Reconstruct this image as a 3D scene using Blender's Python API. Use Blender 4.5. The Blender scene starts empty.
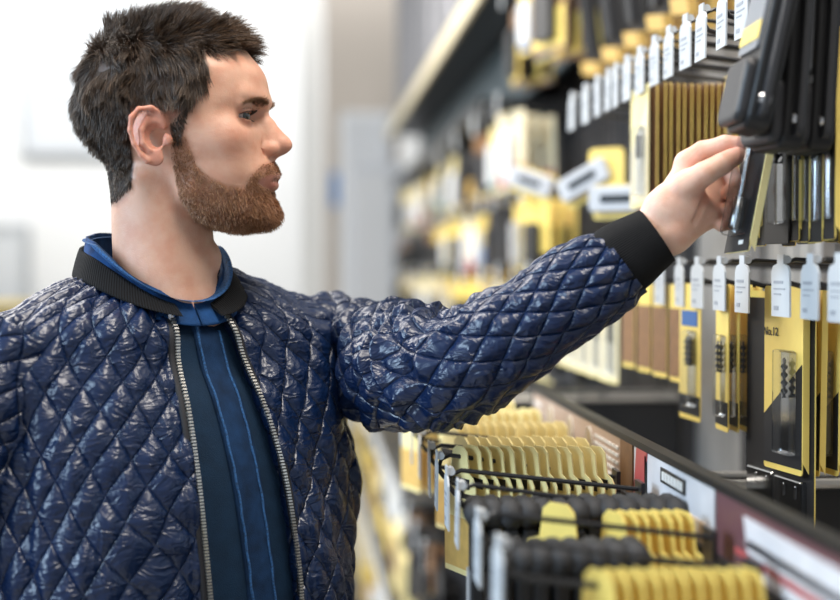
import bpy, math, random
import numpy as np
from mathutils import Vector, Matrix, Euler
random.seed(7); np.random.seed(7)
scene = bpy.context.scene
COL = scene.collection
PI = math.pi
R = math.radians
# ------------------------------------------------------------------ camera
F = 1400.0
CAM = Vector((0, 0, 1.55))
YAW = R(4.7); PITCH = R(1.31)
cam_d = bpy.data.cameras.new('camera'); cam = bpy.data.objects.new('camera', cam_d); COL.objects.link(cam)
cam.location = CAM; cam.rotation_euler = (PI/2-PITCH, 0, -YAW)
cam_d.sensor_width = 36; cam_d.lens = F*36/840
cam_d.clip_start = .05; cam_d.clip_end = 100
cam_d.dof.use_dof = True; cam_d.dof.focus_distance = 1.39; cam_d.dof.aperture_fstop = 2.3
scene.camera = cam
RM = Euler((PI/2-PITCH, 0, -YAW)).to_matrix()
RMn = np.array(RM)
def P(px, py, d):
    "world point seen at pixel px,py at camera depth d"
    return CAM + RM @ Vector(((px-420)/F*d, -(py-300)/F*d, -d))
def atX(px, py, X):
    "world point on the plane x=X seen at pixel"
    v = RM @ Vector(((px-420)/F, -(py-300)/F, -1))
    return CAM + v*(X/v.x)
def YX(px, X): return atX(px, 268, X).y

# ------------------------------------------------------------------ materials
MATS = {}
def nodes(name):
    m = bpy.data.materials.new(name); m.use_nodes = True
    nt = m.node_tree; b = nt.nodes['Principled BSDF']
    return m, nt, b
def setb(b, **k):
    for n, v in k.items():
        b.inputs[n.replace('_', ' ')].default_value = v
def mat(name, col, rough=.5, metal=0, noise=0, nscale=60, spec=.5, bump=0, bscale=200, coat=0, emis=None):
    if name in MATS: return MATS[name]
    m, nt, b = nodes(name)
    b.inputs['Base Color'].default_value = (*col, 1); b.inputs['Roughness'].default_value = rough
    b.inputs['Metallic'].default_value = metal; b.inputs['Specular IOR Level'].default_value = spec
    b.inputs['Coat Weight'].default_value = coat
    tc = nt.nodes.new('ShaderNodeTexCoord')
    if noise:
        n = nt.nodes.new('ShaderNodeTexNoise'); n.inputs['Scale'].default_value = nscale; n.inputs['Detail'].default_value = 3
        nt.links.new(tc.outputs['Object'], n.inputs['Vector'])
        r = nt.nodes.new('ShaderNodeValToRGB')
        r.color_ramp.elements[0].position = .3; r.color_ramp.elements[1].position = .7
        r.color_ramp.elements[0].color = (*[c*(1-noise) for c in col], 1)
        r.color_ramp.elements[1].color = (*[min(1, c*(1+noise)) for c in col], 1)
        nt.links.new(n.outputs['Fac'], r.inputs['Fac']); nt.links.new(r.outputs['Color'], b.inputs['Base Color'])
    if bump:
        n = nt.nodes.new('ShaderNodeTexNoise'); n.inputs['Scale'].default_value = bscale
        nt.links.new(tc.outputs['Object'], n.inputs['Vector'])
        bp = nt.nodes.new('ShaderNodeBump'); bp.inputs['Strength'].default_value = bump; bp.inputs['Distance'].default_value = .002
        nt.links.new(n.outputs['Fac'], bp.inputs['Height']); nt.links.new(bp.outputs['Normal'], b.inputs['Normal'])
    if emis:
        b.inputs['Emission Color'].default_value = (*emis[0], 1); b.inputs['Emission Strength'].default_value = emis[1]
    MATS[name] = m
    return m
def plastic_clear():
    m = bpy.data.materials.new('clear plastic'); m.use_nodes = True; nt = m.node_tree
    for n in list(nt.nodes): nt.nodes.remove(n)
    o = nt.nodes.new('ShaderNodeOutputMaterial'); mx = nt.nodes.new('ShaderNodeMixShader')
    t = nt.nodes.new('ShaderNodeBsdfTransparent'); t.inputs[0].default_value = (.93, .94, .95, 1)
    g = nt.nodes.new('ShaderNodeBsdfGlossy'); g.inputs['Roughness'].default_value = .12
    f = nt.nodes.new('ShaderNodeFresnel'); f.inputs[0].default_value = 1.5
    a = nt.nodes.new('ShaderNodeMath'); a.operation = 'MULTIPLY_ADD'; a.inputs[1].default_value = .6; a.inputs[2].default_value = .02
    nt.links.new(f.outputs[0], a.inputs[0]); nt.links.new(a.outputs[0], mx.inputs[0])
    nt.links.new(t.outputs[0], mx.inputs[1]); nt.links.new(g.outputs[0], mx.inputs[2]); nt.links.new(mx.outputs[0], o.inputs[0])
    return m
CLEAR = plastic_clear()
YEL = mat('yellow card', (.86, .64, .16), .45, noise=.06, nscale=30)
YEL2 = mat('pale yellow card', (.90, .76, .36), .45, noise=.06, nscale=30)
OCH = mat('ochre card', (.66, .42, .12), .5, noise=.1)
CREAM = mat('cream card', (.80, .70, .48), .5, noise=.06)
BLK = mat('black plastic', (.012, .012, .013), .48, spec=.35)
BLKC = mat('black card', (.014, .013, .014), .5, spec=.35)
DRK = mat('dark grey plastic', (.030, .030, .033), .45, spec=.4)
TAGW = mat('white price label', (.52, .54, .56), .5)
WIRE = mat('black hook wire', (.016, .016, .018), .3)
CHR = mat('chrome steel', (.62, .62, .64), .18, metal=1)
BIT = mat('dark drill steel', (.12, .12, .13), .28, metal=1)
STEEL = mat('brushed steel panel', (.40, .385, .37), .38, metal=.45, noise=.12, nscale=9)
DSTEEL = mat('dark rack steel', (.05, .05, .055), .4, metal=.3)
WHT = mat('white plastic', (.78, .79, .80), .4)
GRY = mat('grey plastic', (.42, .42, .43), .4)
BRN = mat('brown card', (.24, .12, .05), .5, noise=.15)
TEAL = mat('teal card', (.03, .28, .22), .5)
REDC = mat('red card', (.45, .05, .05), .5)
BLUEC = mat('blue card', (.03, .12, .35), .5)
MAG = mat('magenta plastic', (.30, .03, .10), .4)
INK = mat('printed black ink', (.02, .02, .02), .5)
INKG = mat('grey ink', (.30, .32, .36), .5)

# ------------------------------------------------------------------ mesh builder
class MB:
    def __init__(s): s.v = []; s.f = []; s.m = []
    def add(s, v, f, m=0, M=None):
        n = len(s.v)
        for p in v:
            p = Vector(p)
            s.v.append(tuple(M @ p) if M is not None else tuple(p))
        for q in f: s.f.append(tuple(i+n for i in q)); s.m.append(m)
    def box(s, x0, x1, y0, y1, z0, z1, m=0, M=None):
        v = [(x, y, z) for x in (x0, x1) for y in (y0, y1) for z in (z0, z1)]
        f = [(0,1,3,2),(4,6,7,5),(0,4,5,1),(2,3,7,6),(0,2,6,4),(1,5,7,3)]
        s.add(v, f, m, M)
    def prism_yz(s, pts, x0, x1, m=0, M=None, mside=None):
        n = len(pts); v = [(x0, y, z) for y, z in pts]+[(x1, y, z) for y, z in pts]
        s.add(v, [tuple(range(n)), tuple(range(2*n-1, n-1, -1))], m, M)
        n0 = len(s.v)-2*n
        for i in range(n):
            j = (i+1) % n; s.f.append((n0+i, n0+n+i, n0+n+j, n0+j)); s.m.append(m if mside is None else mside)
    def tube(s, path, r, seg=8, m=0, M=None, cap=True):
        path = [Vector(p) for p in path]; n = len(path)
        rs = r if hasattr(r, '__len__') else [r]*n
        t0 = (path[1]-path[0]).normalized(); up = t0.orthogonal().normalized()
        V = []; fs = []
        for i, p in enumerate(path):
            t = (path[min(i+1, n-1)]-path[max(i-1, 0)]).normalized()
            up = (up-t*up.dot(t)).normalized(); w = t.cross(up)
            for k in range(seg):
                a = 2*PI*k/seg; V.append(p+(up*math.cos(a)+w*math.sin(a))*rs[i])
        for i in range(n-1):
            for k in range(seg):
                k2 = (k+1) % seg; fs.append((i*seg+k, i*seg+k2, (i+1)*seg+k2, (i+1)*seg+k))
        if cap: fs.append(tuple(range(seg-1, -1, -1))); fs.append(tuple((n-1)*seg+k for k in range(seg)))
        s.add(V, fs, m, M)
    def build(s, name, mats, parent=None, smooth=False, bevel=0, seg=2):
        me = bpy.data.meshes.new(name); me.from_pydata(s.v, [], s.f)
        if not isinstance(mats, (list, tuple)): mats = [mats]
        for k in mats: me.materials.append(k)
        me.polygons.foreach_set('material_index', s.m)
        me.update()
        o = link(name, me, parent)
        if smooth: shade(me)
        if bevel:
            b = o.modifiers.new('bevel', 'BEVEL'); b.width = bevel; b.segments = seg; b.limit_method = 'ANGLE'
        return o
def shade(me): me.polygons.foreach_set('use_smooth', [True]*len(me.polygons))
def link(name, me, parent=None):
    o = bpy.data.objects.new(name, me); COL.objects.link(o)
    if parent: o.parent = parent
    return o
def tag(o, label=None, cat=None, group=None, kind=None):
    if label: o['label'] = label
    if cat: o['category'] = cat
    if group: o['group'] = group
    if kind: o['kind'] = kind
    return o
def empty(name, loc=(0, 0, 0), rot=(0, 0, 0)):
    o = bpy.data.objects.new(name, None); COL.objects.link(o); o.location = loc; o.rotation_euler = rot
    o.empty_display_size = .05
    return o
CH = {}
def dup(root, loc=None, rot=None, scale=None):
    r = root.copy(); COL.objects.link(r)
    if loc is not None: r.location = loc
    if rot is not None: r.rotation_euler = rot
    if scale is not None: r.scale = scale
    for ch in root.children:
        c = ch.copy(); COL.objects.link(c); c.parent = r
        for g in ch.children:
            d = g.copy(); COL.objects.link(d); d.parent = c
    return r
def rrect(y0, y1, z0, z1, r, n=4):
    pts = []
    for cy, cz, a0 in ((y1-r, z1-r, 0), (y0+r, z1-r, 90), (y0+r, z0+r, 180), (y1-r, z0+r, 270)):
        for k in range(n+1):
            a = R(a0+90*k/n); pts.append((cy+r*math.cos(a), cz+r*math.sin(a)))
    return pts
ORD = ['first','second','third','fourth','fifth','sixth','seventh','eighth','ninth','tenth','eleventh','twelfth','thirteenth','fourteenth','fifteenth','sixteenth','seventeenth','eighteenth','nineteenth','twentieth','twenty-first','twenty-second','twenty-third','twenty-fourth','twenty-fifth','twenty-sixth','twenty-seventh','twenty-eighth']

# ------------------------------------------------------------------ implicit surfaces
def sd_ell(p, c, r):
    q = (p-np.array(c))/np.array(r); k = np.sqrt((q**2).sum(1))+1e-9
    g = np.sqrt(((q/np.array(r))**2).sum(1))+1e-9
    return k*(k-1)/g
def sd_sph(p, c, r): return np.sqrt(((p-np.array(c))**2).sum(1))-r
def sd_cap(p, a, b, ra, rb):
    a = np.array(a, float); b = np.array(b, float); ab = b-a
    t = np.clip(((p-a)@ab)/(ab@ab), 0, 1)
    return np.sqrt(((p-a-t[:, None]*ab)**2).sum(1))-(ra+(rb-ra)*t)
def smin(a, b, k):
    h = np.clip(.5+.5*(b-a)/k, 0, 1); return b*(1-h)+a*h-k*h*(1-h)
def smax(a, b, k): return -smin(-a, -b, k)
def chain(p, pts, rs, k=None):
    d = None
    for i in range(len(pts)-1):
        e = sd_cap(p, pts[i], pts[i+1], rs[i], rs[i+1])
        d = e if d is None else (np.minimum(d, e) if not k else smin(d, e, k))
    return d
def surface(f, lo, hi, h, coarse=4):
    lo = np.array(lo, float); hi = np.array(hi, float)
    nb = np.ceil((hi-lo)/(h*coarse)).astype(int); n = nb*coarse
    H = h*coarse
    ax = [lo[i]+(np.arange(nb[i])+.5)*H for i in range(3)]
    G = np.stack(np.meshgrid(*ax, indexing='ij'), -1).reshape(-1, 3)
    Fc = f(G).reshape(nb)
    near = np.abs(Fc) < H*2.6
    Ff = np.repeat(np.repeat(np.repeat(Fc, coarse, 0), coarse, 1), coarse, 2)
    mk = np.repeat(np.repeat(np.repeat(near, coarse, 0), coarse, 1), coarse, 2)
    idx = np.argwhere(mk)
    out = np.empty(len(idx))
    for s in range(0, len(idx), 400000):
        out[s:s+400000] = f(lo+(idx[s:s+400000]+.5)*h)
    Ff[mk] = out
    ins = Ff < 0
    c8 = [ins[i:n[0]-1+i, j:n[1]-1+j, k:n[2]-1+k] for i in (0, 1) for j in (0, 1) for k in (0, 1)]
    sm = sum(c.astype(np.int8) for c in c8)
    act = np.argwhere((sm > 0) & (sm < 8))
    ids = -np.ones(tuple(n-1), int); ids[act[:, 0], act[:, 1], act[:, 2]] = np.arange(len(act))
    acc = np.zeros((len(act), 3)); cnt = np.zeros(len(act))
    cor = [(i, j, k) for i in (0, 1) for j in (0, 1) for k in (0, 1)]
    for a in cor:
        for b in cor:
            if sum(b)-sum(a) == 1 and all(b[q] >= a[q] for q in range(3)):
                f0 = Ff[act[:, 0]+a[0], act[:, 1]+a[1], act[:, 2]+a[2]]; f1 = Ff[act[:, 0]+b[0], act[:, 1]+b[1], act[:, 2]+b[2]]
                cr = (f0 < 0) != (f1 < 0)
                t = np.where(cr, f0/np.where(cr, f0-f1, 1), 0)
                pos = np.array(a)+t[:, None]*(np.array(b)-np.array(a))
                acc[cr] += pos[cr]; cnt[cr] += 1
    V = lo+(act+acc/cnt[:, None]+.5)*h
    Q = []
    for axn in range(3):
        o1, o2 = [(1, 2), (2, 0), (0, 1)][axn]
        A = [slice(None)]*3; B = [slice(None)]*3; A[axn] = slice(0, -1); B[axn] = slice(1, None)
        s0 = ins[tuple(A)]; s1 = ins[tuple(B)]
        e = np.argwhere(s0 != s1)
        e = e[(e[:, o1] >= 1) & (e[:, o2] >= 1) & (e[:, o1] < n[o1]-1) & (e[:, o2] < n[o2]-1)]
        sg = s0[e[:, 0], e[:, 1], e[:, 2]]
        d1 = np.zeros(3, int); d1[o1] = 1; d2 = np.zeros(3, int); d2[o2] = 1
        def g(x): return ids[x[:, 0], x[:, 1], x[:, 2]]
        q = np.stack([g(e-d1-d2), g(e-d2), g(e), g(e-d1)], 1)
        q[~sg] = q[~sg][:, ::-1]
        Q.append(q[(q >= 0).all(1)])
    Q = np.concatenate(Q)
    # light relax
    return V, Q
def npmesh(name, V, Q, mats, parent=None, smooth=True):
    me = bpy.data.meshes.new(name)
    nf = len(Q); k = Q.shape[1]
    me.vertices.add(len(V)); me.vertices.foreach_set('co', np.ascontiguousarray(V, dtype=np.float32).ravel())
    me.loops.add(nf*k); me.loops.foreach_set('vertex_index', Q.astype(np.int32).ravel())
    me.polygons.add(nf); me.polygons.foreach_set('loop_start', np.arange(0, nf*k, k, dtype=np.int32))
    me.update(calc_edges=True); me.validate()
    if smooth: me.polygons.foreach_set('use_smooth', np.ones(nf, bool))
    if not isinstance(mats, (list, tuple)): mats = [mats]
    for m in mats: me.materials.append(m)
    return link(name, me, parent)
def normals(o):
    n = np.empty(len(o.data.vertices)*3, np.float32); o.data.vertices.foreach_get('normal', n); return n.reshape(-1, 3).astype(float)
def setco(o, V): o.data.vertices.foreach_set('co', V.astype(np.float32).ravel()); o.data.update()
def attr_col(o, name, C):
    a = o.data.color_attributes.new(name, 'FLOAT_COLOR', 'POINT')
    a.data.foreach_set('color', np.concatenate([C, np.ones((len(C), 1))], 1).astype(np.float32).ravel())
def attr_vec(o, name, C):
    a = o.data.attributes.new(name, 'FLOAT_VECTOR', 'POINT'); a.data.foreach_set('vector', C.astype(np.float32).ravel())
def laplace(V, Q, it=1, w=.5):
    E = np.concatenate([Q[:, [i, (i+1) % Q.shape[1]]] for i in range(Q.shape[1])]); E = np.concatenate([E, E[:, ::-1]])
    cnt = np.bincount(E[:, 0], minlength=len(V))[:, None]
    for _ in range(it):
        S = np.stack([np.bincount(E[:, 0], V[E[:, 1], c], minlength=len(V)) for c in range(3)], 1)
        V = V*(1-w)+w*S/np.maximum(cnt, 1)
    return V
def vnoise(p, seed=0):
    "smooth value noise on (N,3)"
    i = np.floor(p).astype(np.int64); fr = p-i; fr = fr*fr*(3-2*fr)
    def h(a):
        x = (a[:, 0]*73856093) ^ (a[:, 1]*19349663) ^ (a[:, 2]*83492791) ^ (seed*2654435)
        x = (x ^ (x >> 13))*1274126177; x = x & 0x7fffffff; x = (x ^ (x >> 15))*2246822519; x = x & 0x7fffffff
        return (x % 100003)/100003.*2-1
    out = 0
    for a in (0, 1):
        for b in (0, 1):
            for c in (0, 1):
                w = (fr[:, 0] if a else 1-fr[:, 0])*(fr[:, 1] if b else 1-fr[:, 1])*(fr[:, 2] if c else 1-fr[:, 2])
                out = out+w*h(i+np.array([a, b, c]))
    return out
# ------------------------------------------------------------------ head (local mm: x forward, y to his left, z up)
def interp(z, T, c):
    T = np.array(T, float); o = np.argsort(T[:, 0]); x = T[o, 0]; y = T[o, c]
    # monotone-ish cubic (catmull)
    m = np.gradient(y, x); i = np.clip(np.searchsorted(x, z)-1, 0, len(x)-2)
    hh = x[i+1]-x[i]; t = np.clip((z-x[i])/hh, 0, 1)
    return (2*t**3-3*t**2+1)*y[i]+(t**3-2*t**2+t)*hh*m[i]+(-2*t**3+3*t**2)*y[i+1]+(t**3-t**2)*hh*m[i+1]
#        z    xf   w   xback
FACE = [(75, 64, 62, -60), (60, 71, 65, -60), (45, 73, 66, -60), (36, 73.5, 66, -60), (24, 68.5, 66, -60), (10, 73.5, 67.5, -58), (-5, 76, 66, -52), (-18, 78.5, 63, -45),
        (-28, 82, 60, -28), (-38, 84, 58, -18), (-50, 80.5, 56, -8), (-60, 80, 53, 0), (-70, 83.5, 49, 6), (-78, 82, 42, 10), (-85, 75, 30, 24), (-90, 60, 16, 36)]
EX, EZ = 54.0, 19.5
EYE = {1: np.array([EX, 31, EZ]), -1: np.array([EX, -31, EZ])}
PHI = R(-9.5)
HO = np.array(P(190, 140, 1.42))
HS = 1.42/F
HX = np.array([math.cos(PHI), math.sin(PHI), 0]); HY = np.array([-math.sin(PHI), math.cos(PHI), 0]); HZ = np.array([0, 0, 1.])
HM = np.stack([HX*1.03, HY*1.0, HZ*1.0], 0)*HS; HMi = np.linalg.inv(HM)
BASE = np.array([HO[0]-.03, HO[1], 0.])
def px2loc(px, py, y):
    d = 1.42
    for _ in range(6):
        l = (np.array(P(px, py, d))-HO)@HMi; d += (y-l[1])*HS
    return l
def loc2px(p):
    c = (p@HM+HO-np.array(CAM))@RMn
    return np.stack([420-F*c[:, 0]/c[:, 2], 300+F*c[:, 1]/c[:, 2]], 1)
def head_f(p):
    x, y, z = p.T; ay = np.abs(y)
    q = np.stack([x, ay, z], 1)
    d = sd_ell(p, (-17, 0, 41), (91, 74, 78))
    d = smin(d, sd_ell(p, (-45, 0, 27), (57, 62, 50)), 12)
    # face by slices
    zc = np.clip(z, -90, 75)
    xf = interp(zc, FACE, 1); w = interp(zc, FACE, 2); xb = interp(zc, FACE, 3)
    xm = np.maximum(np.minimum(xf-38, 10+0*xf), (xb+xf)/2-8*(zc < -60)*0-14); xm = np.maximum(xm, xb+10); n = 2.25
    a = np.where(x > xm, xf-xm, xm-xb)
    k = ((np.abs(x-xm)/a)**n+(ay/w)**n)**(1/n)+1e-6
    r = np.sqrt((x-xm)**2+y**2)
    df = (k-1)/k*r
    df = np.where(k < .3, -20, df)
    dz = np.maximum(z-70, -89-z)
    df = smax(df, dz, 9)
    d = smin(d, df, 13)
    # cheek bone, brow, chin, jaw
    d = smin(d, sd_ell(q, (42, 46, -3), (20, 14, 15)), 18)
    d = smin(d, sd_cap(q, (70.5, 7, 36.5), (60, 39, 40), 6.5, 6), 11)
    d = smin(d, sd_ell(q, (73, 7, -74), (13.5, 14, 13)), 9)
    d = smin(d, sd_cap(q, (12, 45, -55), (48, 26, -77), 9, 9), 14)
    # neck
    nk = chain(p, [(-28, 0, 0), (-27.5, 0, -90), (-24, 0, -150), (-18, 0, -200)], [48, 48.5, 50, 56])
    zz = np.array([1, .93, 1]); 
    d = smin(d, nk, 12)
    d = smin(d, sd_cap(q, (-38, 45, -42), (4, 18, -160), 7, 7), 14)
    d = smin(d, sd_cap(q, (-50, 14, -20), (-44, 22, -175), 18, 20), 10)
    d = smin(d, sd_ell(p, (22, 0, -118), (8, 10, 13)), 10)
    # eye sockets
    d = smax(d, -sd_ell(q, (73, 27, 21.5), (14, 19, 11)), 9)
    d = smax(d, -sd_ell(q, (68, 43, 18), (10, 10, 8)), 9)
    # temple hollow
    d = smax(d, -sd_ell(q, (45, 82, 45), (26, 14, 24)), 12)
    # eyeball + lids
    e = np.array([EX, 31, EZ])
    lid = sd_sph(q, e, 13.8)
    lid = smin(lid, sd_cap(q, (64, 18, 30.0), (57.5, 45, 30.0), 5.0, 4.5), 7)
    d = smin(d, lid, 3.5)
    # nose
    d = smin(d, chain(p, [(66, 0, 30), (76, 0, 14), (89, 0, -2)], [5.5, 6.5, 8], 4), 7)
    d = smin(d, sd_cap(q, (74, 3, 12), (81, 4, -8), 8, 9.5), 6)
    d = smin(d, sd_ell(p, (91.5, 0, -6.0), (9.0, 8.0, 7.6)), 4)
    d = smin(d, sd_ell(q, (80, 10.5, -10.5), (9.5, 6.2, 7.0)), 3)
    d = smin(d, sd_cap(p, (90, 0, -11), (80, 0, -18), 4.2, 3.6), 4)
    d = smax(d, -sd_ell(q, (86.5, 8.2, -18.8), (4.8, 3.6, 2.8)), 1.0)
    d = smax(d, -chain(q, [(75, 17.5, -3.5), (72, 18.8, -10.5), (75.5, 16, -17.5)], [1.2, 1.5, 1.3]), 2.5)
    d = smin(d, sd_ell(q, (36, 41, -26), (26, 13, 20)), 12)
    # muzzle and lips
    d = smin(d, sd_ell(p, (66, 0, -36), (20, 27, 17)), 9)
    d = smax(d, -sd_cap(p, (89, 0, -20), (92, 0, -30), 1.6, 2.2), 3)
    up = chain(q, [(83.4, 0, -36.6), (82, 9, -36.4), (75, 19, -39), (69, 25.5, -41.5)], [3.9, 3.7, 2.7, 1.2], 3)
    lo = chain(q, [(81.6, 0, -46.6), (80, 9, -46.0), (75.5, 17, -44), (69.5, 24, -42)], [5.0, 4.6, 3.3, 1.3], 3)
    d = smin(d, up, 3.2); d = smin(d, lo, 3.0)
    ml = chain(q, [(87, 0, -41.6), (85, 9, -40.8), (78, 18.8, -41.2), (69.5, 27, -42)], [1.9, 1.9, 1.7, 1.2])
    d = smax(d, -ml, .9)
    d = smax(d, -sd_cap(q, (88, 0, -56), (84, 12, -56), 3.5, 3), 6)
    # almond opening between the lids
    yy = q[:, 1]; t = (yy-31)/14.0
    upb = EZ+.4+4.2*np.sqrt(np.clip(1-t*t, 0, 1))-.5*t
    lob = EZ-.6-3.0*np.sqrt(np.clip(1-t*t, 0, 1))-.5*t
    op = np.maximum(np.maximum(z-upb, lob-z), np.abs(t)*14-12.8)
    op = np.maximum(op, EX-.5-x)
    op = np.maximum(op, sd_sph(q, e, 18))
    hole = np.maximum(op, -sd_sph(q, e, 11.2))
    d = smax(d, -hole, .8)
    # lid crease
    d = smax(d, -chain(q, [(EX+12, 19.5, EZ+6.5), (EX+13, 30, EZ+8.6), (EX+6.5, 43, EZ+6.2)], [.8, 1.1, .8]), 1.5)
    # ear
    m = (x > -60) & (x < 20) & (z < 45) & (z > -50) & (ay > 50)
    if m.any():
        s = q[m]; u = s-np.array([-22, 68.5, 0])
        # ear frame: back edge stands off the head
        def E(px, py, off):
            yy = 67+off+max(0, (172-px))*.30; l = px2loc(px, py, -yy); return (l[0], yy, l[2])
        rim = [E(166, 124, 2), E(161, 113, 5), E(151, 107.5, 7), E(139, 109, 7), E(131.5, 117, 7), E(130, 130, 6), E(134, 144, 5), E(141, 155, 4), E(147, 161, 3)]
        e1 = chain(s, rim, [2.0, 2.2, 2.4, 2.6, 2.6, 2.4, 2.2, 2.2, 2.8], 2)
        plate = sd_ell(s, E(149, 134, 0), (16, 4.5, 24))
        e1 = smin(e1, plate, 5)
        e1 = smin(e1, sd_ell(s, E(155, 158, 1), (8.5, 3.6, 8)), 4)
        e1 = smin(e1, chain(s, [E(147, 118, 3.5), E(141.5, 130, 4), E(143, 143, 4), E(150, 150, 4)], [2.2, 2.8, 2.8, 2.2], 2), 3)
        e1 = smax(e1, -sd_ell(s, E(155, 136, 4), (9.5, 6.5, 12)), 3)
        e1 = smax(e1, -chain(s, [E(154, 113.5, 7), E(141, 114, 8), E(136, 124, 8), E(137.5, 138, 7)], [1.5, 2.2, 2.2, 1.6]), 2.2)
        e1 = smin(e1, sd_ell(s, E(168, 140, 4), (4.6, 3.6, 6)), 3)
        dd = d[m]; d[m] = smin(dd, e1, 3.5)
    return d
HV, HQ = surface(head_f, (-118, -92, -190), (112, 92, 124), 1.5)
HV = laplace(HV, HQ, 1, .4)
def h2w(p): return p@HM+HO-BASE           # relative to the person's base point
def h2wi(p): return (p+BASE-HO)@np.linalg.inv(HM)

def inpoly(x, z, poly):
    c = np.zeros(len(x), bool); n = len(poly)
    for i in range(n):
        x1, z1 = poly[i]; x2, z2 = poly[(i+1) % n]
        cr = ((z1 > z) != (z2 > z)) & (x < (x2-x1)*(z-z1)/((z2-z1) or 1e-9)+x1)
        c ^= cr
    return c
SCALP = [(262, 50), (240, 51), (218, 52), (203, 53), (209, 66), (207, 78), (198, 95), (188, 112), (184, 128), (181, 145), (172, 146), (170, 128), (166, 112), (150, 104), (132, 106), (128, 122), (131, 145), (134, 168), (131, 188), (116, 203), (60, 212), (40, 100), (60, -30), (280, -30), (280, 50)]
BEARD = [(170, 138), (186, 134), (191, 148), (197, 164), (210, 176), (226, 184), (244, 186), (249, 175), (260, 165), (271, 161), (292, 161), (305, 180), (305, 245), (232, 245), (212, 230), (194, 219), (181, 202), (176, 182), (172, 160)]
LIPS = [(256, 181.5), (262, 178), (270, 174.5), (292, 173), (292, 191.5), (273, 191), (265, 187)]
def reg(p, poly, j=0):
    q = p.copy(); q[:, 1] = -np.abs(q[:, 1]); c = loc2px(q)
    if j: c += np.random.normal(0, j, c.shape)
    return inpoly(c[:, 0], c[:, 1], poly)
def near_ear(p):
    return (np.abs(p[:, 1]) > 70.8) & (p[:, 2] < 30) & (p[:, 2] > -40) & (p[:, 0] > -50) & (p[:, 0] < 12)
def scalp_mask(p, j=0): return reg(p, SCALP, j) & ~near_ear(p)
def beard_mask(p, j=0): return reg(p, BEARD, j) & ~reg(p, LIPS, j*.4)
# ------------------------------------------------------------------ hand (camera-aligned mm frame: x right, y up, z toward the camera)
HDEP = 1.335
def HP(px, py, tz=0):
    "pixel plus millimetres towards the camera -> hand frame (mm, origin pixel 690,190)"
    d = HDEP-tz/1000.; return np.array([(px-420)/F*d*1000-(690-420)/F*HDEP*1000, -(py-300)/F*d*1000+(190-300)/F*HDEP*1000, tz])
def hand_f(p):
    W = chain(p, [HP(600, 268, -6), HP(640, 243, -4), HP(668, 231, -2)], [24, 24.3, 24.0], 4)
    W = smin(W, sd_cap(p, HP(640, 236, 2), HP(668, 209, 2), 15, 16), 8)
    # palm: metacarpals fanning out
    d = W
    d = smin(d, sd_cap(p, HP(663, 212, -12), HP(690, 167, -16), 16, 13), 12)   # index metacarpal
    d = smin(d, sd_cap(p, HP(668, 222, -14), HP(708, 177, -20), 17, 13), 12)
    d = smin(d, sd_cap(p, HP(672, 228, -8), HP(712, 196, -14), 17, 14), 12)
    d = smin(d, sd_cap(p, HP(674, 229, 0), HP(707, 215, -2), 15, 14), 12)      # heel, little finger side
    d = smin(d, sd_ell(p, HP(681, 203, 10), (25, 20, 15)), 11)                 # ball of the thumb
    d = smin(d, sd_cap(p, HP(662, 208, 4), HP(690, 182, 12), 17, 13), 10)
    # index finger above and behind the thumb
    ix = chain(p, [HP(687, 163, -15), HP(703, 152, -10), HP(725, 145, -2), HP(741, 144, 2)], [12.5, 10.5, 9.2, 7.6], 3)
    d = smin(d, ix, 6)
    # thumb
    th = chain(p, [HP(684, 187, 16), HP(704, 174, 24), HP(722, 164, 20), HP(738, 155, 14)], [14.5, 11.2, 10, 7.8], 3)
    th = smin(th, sd_ell(p, HP(713, 169, 22), (9, 8, 9)), 5)
    th = smin(th, sd_ell(p, HP(731, 158, 17), (9.5, 7.5, 7)), 4)
    d = smin(d, th, 4.5)
    # crease at the web and across the palm
    d = smax(d, -sd_cap(p, HP(700, 194, 31), HP(688, 196, 31), 2.0, 1.0), 4)
    d = smax(d, -chain(p, [HP(714, 186, 14), HP(701, 205, 19), HP(694, 222, 18)], [2.4, 1.8, 1.0]), 5)
    
    # curled fingers
    f = []
    f.append(chain(p, [HP(706, 170, -22), HP(728, 170, -22), HP(738, 184, -10), HP(730, 193, 2)], [11.5, 9.5, 8.8, 7.6], 2.5))
    f.append(chain(p, [HP(710, 188, -20), HP(733, 190, -22), HP(738, 204, -9), HP(728, 210, 2)], [11.5, 9.3, 8.5, 7.4], 2.5))
    f.append(chain(p, [HP(707, 208, -12), HP(727, 211, -16), HP(731, 221, -5), HP(721, 225, 4)], [10.5, 8.2, 7.6, 6.6], 2.5))
    for i, g in enumerate(f): d = smin(d, g, 3.0)
    # thumb nail groove
    return d
GV, GQ = surface(hand_f, (-140, -110, -60), (75, 75, 60), 1.15)
GV = laplace(GV, GQ, 2, .5)
def hand2w(p):
    px = (p[:, 0]+(690-420)/F*HDEP*1000); py = (p[:, 1]+(300-190)/F*HDEP*1000)
    c = np.stack([px, py, -(HDEP*1000-p[:, 2])], 1)/1000.
    return c@RMn.T+np.array(CAM)-BASE

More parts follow.
